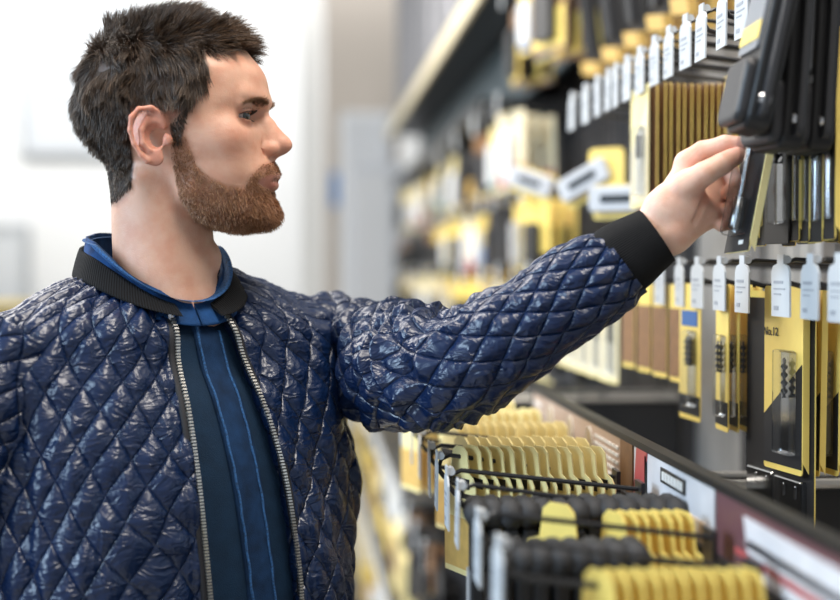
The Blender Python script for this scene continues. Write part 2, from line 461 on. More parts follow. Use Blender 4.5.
# ------------------------------------------------------------------ skin material (vertex colour = the skin's own colour)
def skin_mat():
    m, nt, b = nodes('skin')
    a = nt.nodes.new('ShaderNodeAttribute'); a.attribute_name = 'tone'
    tc = nt.nodes.new('ShaderNodeTexCoord')
    n = nt.nodes.new('ShaderNodeTexNoise'); n.inputs['Scale'].default_value = 45; n.inputs['Detail'].default_value = 5
    nt.links.new(tc.outputs['Object'], n.inputs['Vector'])
    mx = nt.nodes.new('ShaderNodeMix'); mx.data_type = 'RGBA'; mx.blend_type = 'MULTIPLY'; mx.inputs[0].default_value = .6
    rp = nt.nodes.new('ShaderNodeValToRGB'); rp.color_ramp.elements[0].position = .35; rp.color_ramp.elements[0].color = (.86, .66, .58, 1)
    rp.color_ramp.elements[1].position = .6; rp.color_ramp.elements[1].color = (1, 1, 1, 1)
    nt.links.new(n.outputs['Fac'], rp.inputs['Fac']); nt.links.new(a.outputs['Color'], mx.inputs[6]); nt.links.new(rp.outputs['Color'], mx.inputs[7])
    nt.links.new(mx.outputs[2], b.inputs['Base Color'])
    b.inputs['Roughness'].default_value = .46; b.inputs['Specular IOR Level'].default_value = .4
    b.inputs['Subsurface Weight'].default_value = .22; b.inputs['Subsurface Radius'].default_value = (1, .35, .2); b.inputs['Subsurface Scale'].default_value = .006
    n2 = nt.nodes.new('ShaderNodeTexNoise'); n2.inputs['Scale'].default_value = 700; n2.inputs['Detail'].default_value = 2
    nt.links.new(tc.outputs['Object'], n2.inputs['Vector'])
    v = nt.nodes.new('ShaderNodeTexNoise'); v.inputs['Scale'].default_value = 160
    nt.links.new(tc.outputs['Object'], v.inputs['Vector'])
    ad = nt.nodes.new('ShaderNodeMath'); ad.operation = 'ADD'; nt.links.new(n2.outputs['Fac'], ad.inputs[0]); nt.links.new(v.outputs['Fac'], ad.inputs[1])
    bp = nt.nodes.new('ShaderNodeBump'); bp.inputs['Strength'].default_value = .35; bp.inputs['Distance'].default_value = .0007
    nt.links.new(ad.outputs[0], bp.inputs['Height']); nt.links.new(bp.outputs['Normal'], b.inputs['Normal'])
    return m
SKIN = skin_mat()
def blend(C, w, col): return C*(1-w[:, None])+np.array(col)*w[:, None]
def gau(p, c, r): return np.exp(-(((p-np.array(c))/np.array(r))**2).sum(1))
q = HV.copy(); q[:, 1] = np.abs(q[:, 1])
SK = np.array([.66, .385, .275])
C = np.tile(SK, (len(HV), 1))
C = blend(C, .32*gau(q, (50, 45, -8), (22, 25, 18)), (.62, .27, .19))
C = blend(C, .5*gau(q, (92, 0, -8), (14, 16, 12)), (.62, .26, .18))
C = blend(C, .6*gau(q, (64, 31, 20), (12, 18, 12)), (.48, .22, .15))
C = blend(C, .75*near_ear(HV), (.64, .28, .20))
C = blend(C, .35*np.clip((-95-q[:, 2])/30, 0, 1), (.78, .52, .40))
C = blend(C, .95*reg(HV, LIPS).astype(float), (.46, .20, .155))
bm = sum(beard_mask(HV+np.random.normal(0, 2, 3)).astype(float) for _ in range(10))/10
C = blend(C, .62*bm, (.30, .14, .08))
sm_ = sum(scalp_mask(HV+np.random.normal(0, 2, 3)).astype(float) for _ in range(10))/10
C = blend(C, .93*sm_, (.035, .022, .015))
CH_ = np.tile(np.array([.78, .50, .38]), (len(GV), 1))
for c_ in (HP(735, 155, 14), HP(740, 144, 2), HP(735, 205, 0), HP(693, 165, 0), HP(704, 196, 20), HP(725, 222, 0)):
    CH_ = blend(CH_, .6*gau(GV, c_, (11, 11, 16)), (.70, .30, .22))
# torso, arms, legs under the clothes
TH = R(33)
Fw = np.array([math.sin(TH), -math.cos(TH), 0]); Lw = np.array([math.cos(TH), math.sin(TH), 0]); Uz = np.array([0, 0, 1.])
NB = np.array(P(165, 300, 1.43))-BASE       # neck base, person frame
def B(a, f, z):
    "body frame metres: a to his left, f forward, z up from neck base"
    return NB+Lw*a+Fw*f+Uz*z
def b2(p): d = p-NB; return d@Lw, d@Fw, d[:, 2]
SH_L = np.array(P(352, 345, 1.55))-BASE; EL_L = np.array(P(455, 368, 1.37))-BASE; WR_L = np.array(P(652, 232, 1.335))-BASE
SH_R = B(-.20, -.0, -.075); EL_R = SH_R+np.array([-.035, -.02, -.30]); WR_R = EL_R+np.array([.03, -.05, -.25])
FL = -NB[2]
HIPZ = -.56
def under_f(p):
    a, f, z = b2(p)
    d = sd_ell(np.stack([a, f, z], 1), (0, -.0, -.24), (.165, .095, .27))
    d = smin(d, sd_ell(np.stack([a, f, z], 1), (0, -.0, -.52), (.155, .095, .13)), .08)
    d = smin(d, sd_cap(p, B(0, -.01, .02), B(0, -.01, -.06), .045, .05), .03)
    d = smin(d, sd_cap(p, B(-.11, -.01, -.08), B(.11, -.01, -.08), .045, .045), .04)
    d = smin(d, chain(p, [SH_L, EL_L, WR_L], [.036, .034, .022], .01), .03)
    d = smin(d, chain(p, [SH_R, EL_R, WR_R], [.046, .038, .026], .01), .03)
    for s in (-1, 1):
        d = smin(d, chain(p, [B(.085*s, 0, -.58), B(.10*s, .01, -.98), B(.11*s, -.01, FL+.08), B(.115*s, .10, FL+.04)], [.075, .05, .038, .032], .01), .03)
    d = smin(d, sd_cap(p, WR_R, WR_R+np.array([0, -.02, -.08]), .028, .026), .02)
    for k in range(4):
        o = WR_R+np.array([-.012+.004*k, -.045+.020*k, -.09]); d = smin(d, chain(p, [o, o+np.array([.004, 0, -.04]), o+np.array([.016, 0, -.068+.004*abs(k-1)])], [.0095, .0085, .0075], .003), .008)
    o = WR_R+np.array([0, -.045, -.035]); d = smin(d, chain(p, [o, o+np.array([.012, -.018, -.03]), o+np.array([.02, -.012, -.06])], [.014, .010, .008], .003), .012)
    return d
UV_, UQ = surface(under_f, (-.5, -.5, .0), (.62, .35, 1.62), .009)
Vb = np.concatenate([h2w(HV), hand2w(GV), UV_]); Qb = np.concatenate([HQ, GQ+len(HV), UQ+len(HV)+len(GV)])
person = npmesh('person', Vb, Qb, SKIN)
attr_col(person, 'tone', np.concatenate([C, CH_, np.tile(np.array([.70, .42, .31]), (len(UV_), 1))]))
person.location = BASE
tag(person, 'bearded man with short brown hair in quilted navy jacket reaching for a pack', 'person')

# ------------------------------------------------------------------ eyes
def eye_mat():
    m, nt, b = nodes('eyeball')
    tc = nt.nodes.new('ShaderNodeTexCoord'); sx = nt.nodes.new('ShaderNodeSeparateXYZ'); nt.links.new(tc.outputs['Object'], sx.inputs[0])
    rp = nt.nodes.new('ShaderNodeValToRGB'); e = rp.color_ramp.elements
    rp.color_ramp.interpolation = 'LINEAR'
    mp = nt.nodes.new('ShaderNodeMapRange'); mp.inputs[1].default_value = .0080; mp.inputs[2].default_value = .0122
    nt.links.new(sx.outputs[0], mp.inputs[0]); nt.links.new(mp.outputs[0], rp.inputs['Fac'])
    e[0].position = .0; e[0].color = (.38, .31, .29, 1); e[1].position = 1; e[1].color = (.004, .004, .004, 1)  # white of the eye darkened: shade is put into its colour
    for pos, c in ((.20, (.38, .31, .29, 1)), (.28, (.02, .022, .025, 1)), (.40, (.035, .042, .048, 1)), (.70, (.03, .036, .036, 1)), (.80, (.004, .004, .004, 1))):
        k = e.new(pos); k.color = c
    nt.links.new(rp.outputs['Color'], b.inputs['Base Color']); b.inputs['Roughness'].default_value = .08; b.inputs['Coat Weight'].default_value = .2; b.inputs['Roughness'].default_value = .15
    return m
EM = eye_mat()
for s in (-1, 1):
    bmv = MB(); n = 24
    V = [(12.0*HS*math.sin(PI*i/n)*math.cos(2*PI*j/32), 12.0*HS*math.sin(PI*i/n)*math.sin(2*PI*j/32), 12.0*HS*math.cos(PI*i/n)) for i in range(n+1) for j in range(32)]
    bmv.add(V, [(i*32+j, (i+1)*32+j, (i+1)*32+(j+1) % 32, i*32+(j+1) % 32) for i in range(n) for j in range(32)])
    o = bmv.build('eye', EM, person, smooth=True)
    c = EYE[s]
    o.location = Vector(h2w(np.array([c+np.array([-.1, 0, 0])]))[0]); o.rotation_euler = (0, R(2), PHI-R(13)); o['label'] = 'blue grey eye'

# ------------------------------------------------------------------ hair strands
def tri_sample(V, Q, mask, n):
    qs = Q[mask[Q].all(1)]
    A = V[qs[:, 0]]; Bq = V[qs[:, 1]]; Cq = V[qs[:, 2]]; D = V[qs[:, 3]]
    ar = np.linalg.norm(np.cross(Cq-A, D-Bq), axis=1)
    i = np.random.choice(len(qs), n, p=ar/ar.sum()); u = np.random.rand(n, 1); v = np.random.rand(n, 1)
    p = (A[i]*(1-u)+Bq[i]*u)*(1-v)+(D[i]*(1-u)+Cq[i]*u)*v
    nr = np.cross(Cq[i]-A[i], D[i]-Bq[i]); nr /= np.linalg.norm(nr, axis=1)[:, None]+1e-9
    return p, nr
def strands(name, p, d0, d1, L, rad, mt, nseg=4, tint=None, droop=0):
    "p roots, d0 start dir, d1 end dir (unit), L lengths -> one mesh of tapered three-sided hairs"
    N = len(p); pts = [p]; cur = p
    for k in range(nseg):
        t = (k+.5)/nseg; d = d0*(1-t)+d1*t; d[:, 2] -= droop*t; d /= np.linalg.norm(d, axis=1)[:, None]+1e-9
        cur = cur+d*(L/nseg)[:, None]; pts.append(cur)
    sd = np.cross(d0, np.random.normal(size=(N, 3))); sd /= np.linalg.norm(sd, axis=1)[:, None]+1e-9
    ax2 = np.cross(d0, sd)
    ring = []
    for k in range(nseg+1):
        r = rad*(1-.75*(k/nseg)**1.5)
        for j in range(3):
            a = 2*PI*j/3; ring.append(pts[k]+(sd*math.cos(a)+ax2*math.sin(a))*np.reshape(r, (-1, 1)))
    V = np.stack(ring, 1).reshape(-1, 3)          # N,(nseg+1)*3
    st = (nseg+1)*3; loc = []
    for k in range(nseg):
        for j in range(3):
            j2 = (j+1) % 3; loc.append((k*3+j, k*3+j2, (k+1)*3+j2, (k+1)*3+j))
    Q = (np.arange(N)[:, None, None]*st+np.array(loc)[None]).reshape(-1, 4)
    o = npmesh(name, h2w(V), Q, mt, person)
    tt = np.random.rand(N) if tint is None else tint
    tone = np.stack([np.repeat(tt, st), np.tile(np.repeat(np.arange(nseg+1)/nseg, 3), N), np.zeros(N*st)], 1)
    attr_vec(o, 'strand', tone)
    return o
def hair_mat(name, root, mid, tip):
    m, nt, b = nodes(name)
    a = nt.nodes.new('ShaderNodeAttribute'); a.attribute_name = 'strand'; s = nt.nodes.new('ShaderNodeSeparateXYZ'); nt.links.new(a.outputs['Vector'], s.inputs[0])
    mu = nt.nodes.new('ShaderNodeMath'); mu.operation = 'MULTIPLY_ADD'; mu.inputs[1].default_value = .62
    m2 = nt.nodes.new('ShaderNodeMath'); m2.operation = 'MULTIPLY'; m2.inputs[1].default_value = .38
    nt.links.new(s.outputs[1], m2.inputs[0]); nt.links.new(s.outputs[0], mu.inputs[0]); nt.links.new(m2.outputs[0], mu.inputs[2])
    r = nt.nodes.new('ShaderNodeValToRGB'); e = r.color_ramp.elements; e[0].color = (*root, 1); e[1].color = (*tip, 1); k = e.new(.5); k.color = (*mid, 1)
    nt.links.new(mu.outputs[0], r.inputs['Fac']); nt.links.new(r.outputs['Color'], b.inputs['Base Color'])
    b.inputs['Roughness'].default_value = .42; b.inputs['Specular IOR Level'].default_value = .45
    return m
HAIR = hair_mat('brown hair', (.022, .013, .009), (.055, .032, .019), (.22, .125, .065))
BRD = hair_mat('red brown beard hair', (.14, .055, .025), (.33, .15, .07), (.60, .34, .18))
BROW = hair_mat('brow hair', (.13, .065, .035), (.24, .13, .07), (.40, .24, .13))
def unit(v): return v/(np.linalg.norm(v, axis=1)[:, None]+1e-9)
def clump(p, s, seed): return np.stack([vnoise(p/s, seed), vnoise(p/s, seed+1), vnoise(p/s, seed+2)], 1)
N = 38000
p, n = tri_sample(HV, HQ, scalp_mask(HV), N)
k = scalp_mask(p, 1.2); p = p[k]; n = n[k]
x, y, z = p.T
top = np.clip((z-72)/28, 0, 1); front = np.clip((x-5)/45, 0, 1)*top
back = np.clip((-x-60)/35, 0, 1)
side = np.clip(1-top, 0, 1)
comb = np.zeros_like(p)
comb += np.array([.75, 0, .25])*top[:, None]                        # top swept forwards
comb += np.array([.35, .1, .35])*front[:, None]
comb += np.array([.10, 0, -1.0])*side[:, None]*np.clip(1-back, 0, 1)[:, None]
comb += np.array([.0, 0, -1.1])*(side*back)[:, None]
c1 = clump(p, 14, 3)*1.25; c2 = clump(p, 5, 9)
L = 4+13*np.clip((z+60)/110, 0, 1)+6*top+3*front
sb = (x > -10) & (z < 30); L[sb] = 5
nape = np.clip((-20-z)/45, 0, 1); L = np.where(x < -40, L*(1-.25*nape), L)
L *= np.random.uniform(.75, 1.12, len(L))*(1+.22*vnoise(p/9, 21))
d0 = unit(n*(.55+.55*top[:, None]+.2*back[:, None])+comb*.75+c1*.35+c2*.22)
d1 = unit(n*(.12+.3*top[:, None])+comb*1.1+c1*.6+c2*.45+np.array([.35, 0, -.75])*front[:, None])
tt = np.clip(np.random.rand(len(p))*.75+.15*vnoise(p/7, 4)+.30*top*np.clip((x+30)/70, 0, 1)-.08, 0, 1)
rad = np.random.uniform(.24, .42, len(p))
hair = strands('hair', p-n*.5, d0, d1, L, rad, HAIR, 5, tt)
hair['label'] = 'short dark brown hair swept forwards'
# beard
N = 15000
p, n = tri_sample(HV, HQ, beard_mask(HV), N)
k = beard_mask(p, 1.6) & (np.random.rand(len(p)) < np.clip(1.15-.9*np.clip((p[:, 2]+36)/44, 0, 1)*(p[:, 0] < 45), 0, 1))
k &= ~((p[:, 2] < -88) & (p[:, 0] < 20))
p = p[k]; n = n[k]; x, y, z = p.T
stache = (x > 58) & (z > -34)
down = np.tile(np.array([.15, 0, -.8]), (len(p), 1)); down[:, 1] = np.sign(y)*stache*.8; down[stache, 2] = -.45
c1 = clump(p, 6, 30)
L = np.random.uniform(2.5, 5.2, len(p))*np.clip(.55+(-z)/110, .5, 1.25); L[stache] *= .85
L = np.where((z < -55) & (x > 40), L*1.2, L)
d0 = unit(n*.9+down*.5+c1*.3); d1 = unit(n*.3+down+c1*.6)
beard = strands('beard', p-n*.4, d0, d1, L, np.random.uniform(.20, .34, len(p)), BRD, 3, np.clip(np.random.rand(len(p))*.7+.2*vnoise(p/8, 5)+.12, 0, 1))
beard['label'] = 'trimmed reddish brown beard and moustache'
# brows and lashes
for s in (-1, 1):
    N = 620
    t = np.random.rand(N); yb = 11+35*t; zb = 33.0+2.6*np.sin(PI*np.clip(t*.9, 0, 1))-2.5*t**3+np.random.normal(0, 2.3*(1-.6*t), N)
    yb = yb+np.random.normal(0, 1, N)
    # project to the surface along x
    qq = HV[(HV[:, 0] > 30) & (HV[:, 1]*s > 5) & (np.abs(HV[:, 2]-38) < 14)]
    dd = ((qq[None, :, 1]*s-yb[:, None])**2+(qq[None, :, 2]-zb[:, None])**2)
    xs = qq[dd.argmin(1), 0]
    p = np.stack([xs, yb*s, zb], 1)
    d0 = unit(np.stack([np.full(N, .7)-.5*t, s*(.5+.5*t),   .35-.5*t], 1)+np.random.normal(0, .12, (N, 3)))
    d1 = unit(np.stack([.05-.35*t, s*(1+0*t), .0-.25*t], 1)+np.random.normal(0, .15, (N, 3)))
    o = strands('eyebrow', p-np.array([.3, 0, 0]), d0, d1, np.random.uniform(4.5, 8, N), np.full(N, .20), BROW, 3)
    N = 150; t = np.random.uniform(-1, 1, N); c = EYE[s]
    up = np.random.rand(N) < .68
    zz = np.where(up, EZ+.6+4.2*np.sqrt(1-t**2*.98), EZ-.8-3.1*np.sqrt(1-t**2*.98)); yy = 31+13.0*t
    xx = EX+np.sqrt(np.clip(13.8**2-(yy-31)**2-(zz-EZ)**2, 1, 999))
    p = np.stack([xx, yy*s, zz], 1)
    d0 = unit(np.stack([np.ones(N), s*.45*t, np.where(up, -.05, -.35)], 1)); d1 = unit(np.stack([np.ones(N)*.8, s*.6*t, np.where(up, .5, -.5)], 1))
    o = strands('eyelash', p, d0, d1, np.where(up, 5.5, 2.5), np.full(N, .24), HAIR, 3, np.zeros(N))

# nail on the thumb
def nail(c, ex, ey, ez, w, l, name='thumbnail'):
    b = MB(); V = []; n = 8
    for i in range(n+1):
        for j in range(n+1):
            u = (i/n-.5)*2; v = (j/n-.5)*2
            uu = u*(1-.18*abs(v)**3); V.append(c+ex*(v*l/2)+ey*(uu*w/2)+ez*(-.9*u*u*w*.22+.3-.25*v*v))
    Vn = hand2w(np.array(V)); b.add(Vn, [(i*(n+1)+j, (i+1)*(n+1)+j, (i+1)*(n+1)+j+1, i*(n+1)+j+1) for i in range(n) for j in range(n)])
    o = b.build(name, mat('fingernail', (.78, .50, .42), .25, spec=.6), person, smooth=True)
    so = o.modifiers.new('thick', 'SOLIDIFY'); so.thickness = .0006; so.offset = 0
# ------------------------------------------------------------------ quilted nylon (bump follows the cloth's own uv)
def quilt_mat(name, col):
    m, nt, b = nodes(name); L = nt.links.new
    a = nt.nodes.new('ShaderNodeAttribute'); a.attribute_name = 'quilt'; s = nt.nodes.new('ShaderNodeSeparateXYZ'); L(a.outputs['Vector'], s.inputs[0])
    def M(op, x, y=None, c=None):
        n = nt.nodes.new('ShaderNodeMath'); n.operation = op
        for i, v in enumerate((x, y, c)):
            if v is None: continue
            if isinstance(v, (int, float)): n.inputs[i].default_value = v
            else: L(v, n.inputs[i])
        return n.outputs[0]
    def line(v):   # distance (0..1) from the stitch line
        return M('ABSOLUTE', M('SINE', M('MULTIPLY', v, PI)))
    la = line(s.outputs[0]); lb = line(s.outputs[1])
    puff = M('MULTIPLY', M('POWER', la, .45), M('POWER', lb, .45))
    mn = M('MINIMUM', la, lb)
    tc = nt.nodes.new('ShaderNodeTexCoord')
    # crinkles radiating off the stitches
    n1 = nt.nodes.new('ShaderNodeTexNoise'); n1.inputs['Scale'].default_value = 42; n1.inputs['Detail'].default_value = 2.5; n1.inputs['Distortion'].default_value = .8
    mp = nt.nodes.new('ShaderNodeMapping'); mp.inputs['Scale'].default_value = (1.0, 1.0, 1.9); mp.inputs['Rotation'].default_value = (.3, .4, .5)
    L(tc.outputs['Object'], mp.inputs[0]); L(mp.outputs[0], n1.inputs['Vector'])
    rid = M('ABSOLUTE', M('SUBTRACT', n1.outputs['Fac'], .5))
    n2 = nt.nodes.new('ShaderNodeTexNoise'); n2.inputs['Scale'].default_value = 20; n2.inputs['Detail'].default_value = 2; n2.inputs['Distortion'].default_value = 1.2
    L(tc.outputs['Object'], n2.inputs['Vector'])
    rid2 = M('ABSOLUTE', M('SUBTRACT', n2.outputs['Fac'], .5))
    h = M('ADD', M('MULTIPLY', puff, .55), M('ADD', M('MULTIPLY', rid, -1.5), M('MULTIPLY', rid2, -2.0)))
    # the stitch groove, dashed by the thread
    gr = M('SMOOTH_MIN', mn, .16, .08)
    h = M('ADD', h, M('MULTIPLY', gr, 2.0))
    bp = nt.nodes.new('ShaderNodeBump'); bp.inputs['Strength'].default_value = .85; bp.inputs['Distance'].default_value = .004
    L(h, bp.inputs['Height']); L(bp.outputs['Normal'], b.inputs['Normal'])
    b.inputs['Base Color'].default_value = (*col, 1); b.inputs['Roughness'].default_value = .33
    b.inputs['Specular IOR Level'].default_value = .55
    return m
NYL = quilt_mat('quilted navy nylon', (.0026, .013, .052))
def cloth_mat(name, col, sc=900, rough=.8, ribs=None, patch=.0):
    m, nt, b = nodes(name); L = nt.links.new
    tc = nt.nodes.new('ShaderNodeTexCoord')
    n = nt.nodes.new('ShaderNodeTexNoise'); n.inputs['Scale'].default_value = 60; n.inputs['Detail'].default_value = 6; L(tc.outputs['Object'], n.inputs['Vector'])
    r = nt.nodes.new('ShaderNodeValToRGB'); r.color_ramp.elements[0].position = .3; r.color_ramp.elements[1].position = .75
    r.color_ramp.elements[0].color = (*[c*(1-patch) for c in col], 1); r.color_ramp.elements[1].color = (*[min(1, c*(1+patch)) for c in col], 1)
    L(n.outputs['Fac'], r.inputs['Fac']); L(r.outputs['Color'], b.inputs['Base Color'])
    b.inputs['Roughness'].default_value = rough; b.inputs['Specular IOR Level'].default_value = .25
    if ribs:
        a = nt.nodes.new('ShaderNodeAttribute'); a.attribute_name = 'quilt'; s = nt.nodes.new('ShaderNodeSeparateXYZ'); L(a.outputs['Vector'], s.inputs[0])
        k = nt.nodes.new('ShaderNodeMath'); k.operation = 'MULTIPLY'; k.inputs[1].default_value = ribs; L(s.outputs[0], k.inputs[0])
        q = nt.nodes.new('ShaderNodeMath'); q.operation = 'SINE'; L(k.outputs[0], q.inputs[0]); hh = q.outputs[0]; dist = .0012
    else:
        q = nt.nodes.new('ShaderNodeTexNoise'); q.inputs['Scale'].default_value = sc; L(tc.outputs['Object'], q.inputs['Vector']); hh = q.outputs['Fac']; dist = .001
    bp = nt.nodes.new('ShaderNodeBump'); bp.inputs['Strength'].default_value = .5; bp.inputs['Distance'].default_value = dist
    L(hh, bp.inputs['Height']); L(bp.outputs['Normal'], b.inputs['Normal'])
    return m
RIB = cloth_mat('black rib knit', (.005, .005, .006), rough=.9, ribs=2*PI/.0028)
DEN = cloth_mat('blue denim', (.008, .050, .16), 1200, .8, patch=.55)
DENP = cloth_mat('dark blue denim', (.006, .028, .080), 1200, .8, patch=.4)
DEN2 = cloth_mat('dark teal shirt cotton', (.006, .024, .055), 1000, .8, patch=.2)
SEAM = mat('faded denim seam', (.02, .09, .24), .85, noise=.6, nscale=500)
TRO = cloth_mat('dark trouser cloth', (.012, .014, .022), 800, .85, patch=.2)

#      z     wa    ff    fb
TOR = [(.03, .105, .062, .085), (-.01, .140, .073, .10), (-.03, .155, .080, .108), (-.05, .172, .082, .115), (-.10, .192, .106, .125), (-.16, .203, .124, .130), (-.24, .206, .134, .130), (-.36, .203, .136, .122), (-.50, .200, .132, .120), (-.62, .196, .128, .120), (-.68, .190, .122, .118), (-.72, .180, .115, .115)]
def torso_f(p, off=0.0):
    a, f, z = b2(p)
    zc = np.clip(z, -.70, .02)
    wa = interp(zc, TOR, 1); ff = interp(zc, TOR, 2); fb = interp(zc, TOR, 3)
    ax = np.where(f > 0, ff, fb); n = 2.35
    k = ((np.abs(a)/wa)**n+(np.abs(f)/ax)**n)**(1/n)+1e-6
    d = (k-1)/k*np.sqrt(a*a+f*f)
    d = np.where(k < .3, -.05, d)
    d = smax(d, np.maximum(z+.004, -.68-z), .04)
    p3 = np.stack([a, f, z], 1)
    d = smin(d, sd_cap(p3, (-.165, -.008, -.075), (-.05, -.02, -.028), .060, .058), .03)
    d = smin(d, sd_cap(p3, (.180, -.004, -.062), (.05, -.02, -.022), .060, .058), .03)
    return d-off
def zipa(z, s):
    t = np.clip(-z/.28, -.1, 2.6)
    if s < 0: return -.029+.002*t-.006*np.sin(PI*np.clip(t, 0, 1))
    return .030+.050*np.minimum(t, 1)+.006*np.sin(PI*np.clip(t, 0, 1))+.01*np.clip(t-1, 0, 3)
def jacket_f(p):
    a, f, z = b2(p)
    d = torso_f(p)
    p3 = np.stack([a, f, z], 1)
    # big soft folds from the raised arm
    d = d+.004*np.sin(a*38+z*24+1.2)*np.clip((a+.02)/.1, 0, 1)+.003*np.sin(a*22-z*31)
    w = np.maximum(np.maximum(zipa(z, -1)-a, a-zipa(z, 1)), .035-f)
    d = smax(d, -w, .006)
    d = smax(d, -sd_cap(p3, (0, .0, -.035), (0, -.012, .2), .058, .066), .008)
    return d
JV, JQ = surface(jacket_f, (-.52, -.42, .58), (.36, .40, 1.66), .0032)
jq = JV.copy()
def quilt_uv(a, f, z):
    phi = np.arctan2(a/.205, (f+.02)/.15)
    u = .205*phi; v = z-.55*f
    pz = np.stack([a, f, z], 1)
    u = u+.007*vnoise(pz/.06, 11); v = v+.009*vnoise(pz/.07, 12)
    return u, v
def diamonds(u, v, du=.038, dv=.058, skew=.0):
    return u/du+v/dv, u/du-v/dv
def puff(qa, qb): return (np.abs(np.sin(PI*qa))**.5)*(np.abs(np.sin(PI*qb))**.5)
def finish_quilt(o, qa, qb, amp, extra=0):
    V = np.empty(len(o.data.vertices)*3, np.float32); o.data.vertices.foreach_get('co', V); V = V.reshape(-1, 3).astype(float)
    n = normals(o); setco(o, V+n*((puff(qa, qb)-.5)*amp+extra)[:, None])
    attr_vec(o, 'quilt', np.stack([qa, qb, 0*qa], 1))
JV = laplace(JV, JQ, 2, .5)
jacket = npmesh('jacket', JV, JQ, NYL, person)
a, f, z = b2(JV); u, v = quilt_uv(a, f, z); qa, qb = diamonds(u, v)
pz = np.stack([a, f, z], 1)
wr = .0022*vnoise(pz/np.array([.03, .03, .05]), 40)+.0016*(1-2*np.abs(vnoise(pz/np.array([.022, .022, .03]), 41)))
left = np.clip((a-.05)/.08, 0, 1)
wr += left*.003*(1-2*np.abs(vnoise(np.stack([a+z*.35, f, z*.45], 1)/.028, 42)))
# puckered seam next to the zips and at the armholes
for s in (-1, 1):
    dz_ = np.abs(a-zipa(z, s)-s*.012); wr -= .0020*np.exp(-(dz_/.0022)**2)*(f > 0)
ar = np.abs(np.abs(a)-.178+.0*z); wr -= .004*np.exp(-(ar/.004)**2)*(z < -.02)
finish_quilt(jacket, qa, qb, .0045, wr)
jacket['label'] = 'navy quilted nylon bomber jacket worn open'

# shirt
def shirt_f(p):
    a, f, z = b2(p); p3 = np.stack([a, f, z], 1)
    d = torso_f(p, -.012)
    d = d+.0025*np.sin(a*60+z*12)
    d = smin(d, sd_cap(p3, (0, .002, -.10), (0, .002, -.052), .068, .068), .01)
    d = smax(d, -sd_cap(p3, (0, .0, -.02), (0, -.012, .2), .048, .056), .006)
    return d
SV, SQ = surface(shirt_f, (-.52, -.42, .60), (.36, .40, 1.62), .006)
shirt = npmesh('shirt', SV, SQ, DEN2, person); shirt['label'] = 'dark blue cotton shirt'
def surf_f(fn, a, z, lo=.0, hi=.25):
    a = np.asarray(a, float); z = np.asarray(z, float)
    l = np.full(a.shape, lo); h = np.full(a.shape, hi)
    for _ in range(24):
        m = (l+h)/2; pts = NB+np.outer(a, Lw)+np.outer(m, Fw)+np.outer(z, Uz)
        d = fn(pts); l = np.where(d < 0, m, l); h = np.where(d < 0, h, m)
    return l
def bw(a, f, z): return NB+np.outer(a, Lw)+np.outer(f, Fw)+np.outer(z, Uz)
def strip(name, ac, w, z0, z1, fn, lift, th, mt, parent, n=120, m=6, wob=0):
    zs = np.linspace(z0, z1, n); V = []; 
    for j in range(m+1):
        a = ac(zs)+(j/m-.5)*w+wob*np.sin(zs*190); f = surf_f(fn, a, zs)+lift
        V.append(bw(a, f, zs))
    V = np.stack(V, 1); V2 = V-Fw*th
    A = np.concatenate([V.reshape(-1, 3), V2.reshape(-1, 3)]); N = n*(m+1); Q = []
    for i in range(n-1):
        for j in range(m): Q.append((i*(m+1)+j, (i+1)*(m+1)+j, (i+1)*(m+1)+j+1, i*(m+1)+j+1))
        for j in (0, m):
            q = (i*(m+1)+j, i*(m+1)+j+N, (i+1)*(m+1)+j+N, (i+1)*(m+1)+j); Q.append(q if j == 0 else q[::-1])
    return npmesh(name, A, np.array(Q), mt, parent)
plc = lambda z: .008+.030*np.clip(-z/.28, 0, 2)
pk = strip('placket', plc, .034, .012, -.55, shirt_f, .0032, .006, DENP, shirt); pk['label'] = 'blue denim button placket'
for s in (-1, 1):
    st = strip('stitching', lambda z, s=s: plc(z)+s*.0135, .0022, -.002, -.55, shirt_f, .0044, .003, SEAM, pk, 260, 1, .0004)
    st2 = st
# flatten depth: stitching rides on the placket, kept as a child of the shirt
for o in [c for c in pk.children]: o.parent = shirt
# zips
for s in (-1, 1):
    zf = lambda z, s=s: zipa(z, s)+s*.002
    z0 = -.014 if s < 0 else .002
    tp = strip('zip_tape', zf, .007, z0, -.62, lambda p: torso_f(p), .0012, .006, mat('black zip tape', (.012, .012, .016), .7), jacket, 140, 3)
    b = MB(); zs = np.arange(z0, -.60, -.0030); a = zf(zs)-s*.0035; f = surf_f(torso_f, a, zs)+.0030
    W = bw(a, f, zs)
    for i in range(len(zs)-1):
        d = Vector(W[i+1]-W[i]).normalized(); X = Vector(Lw); Y = d.cross(X).normalized(); Mx = Matrix((X, d, Y)).transposed().to_4x4(); Mx.translation = Vector(W[i])
        b.box(-.0022, .0022, -.0009, .0009, -.0011, .0014, 0, Mx)
    o = b.build('zip_teeth', mat('pale metal zip teeth', (.62, .60, .56), .3, metal=.8), jacket); o['label'] = 'pale metal zip teeth'
    b = MB(); c = Vector(W[0]); b.tube([c+Vector(Uz)*.004, c-Vector(Uz)*.004], .0034, 8); b.build('zip_stop', CHR, jacket)

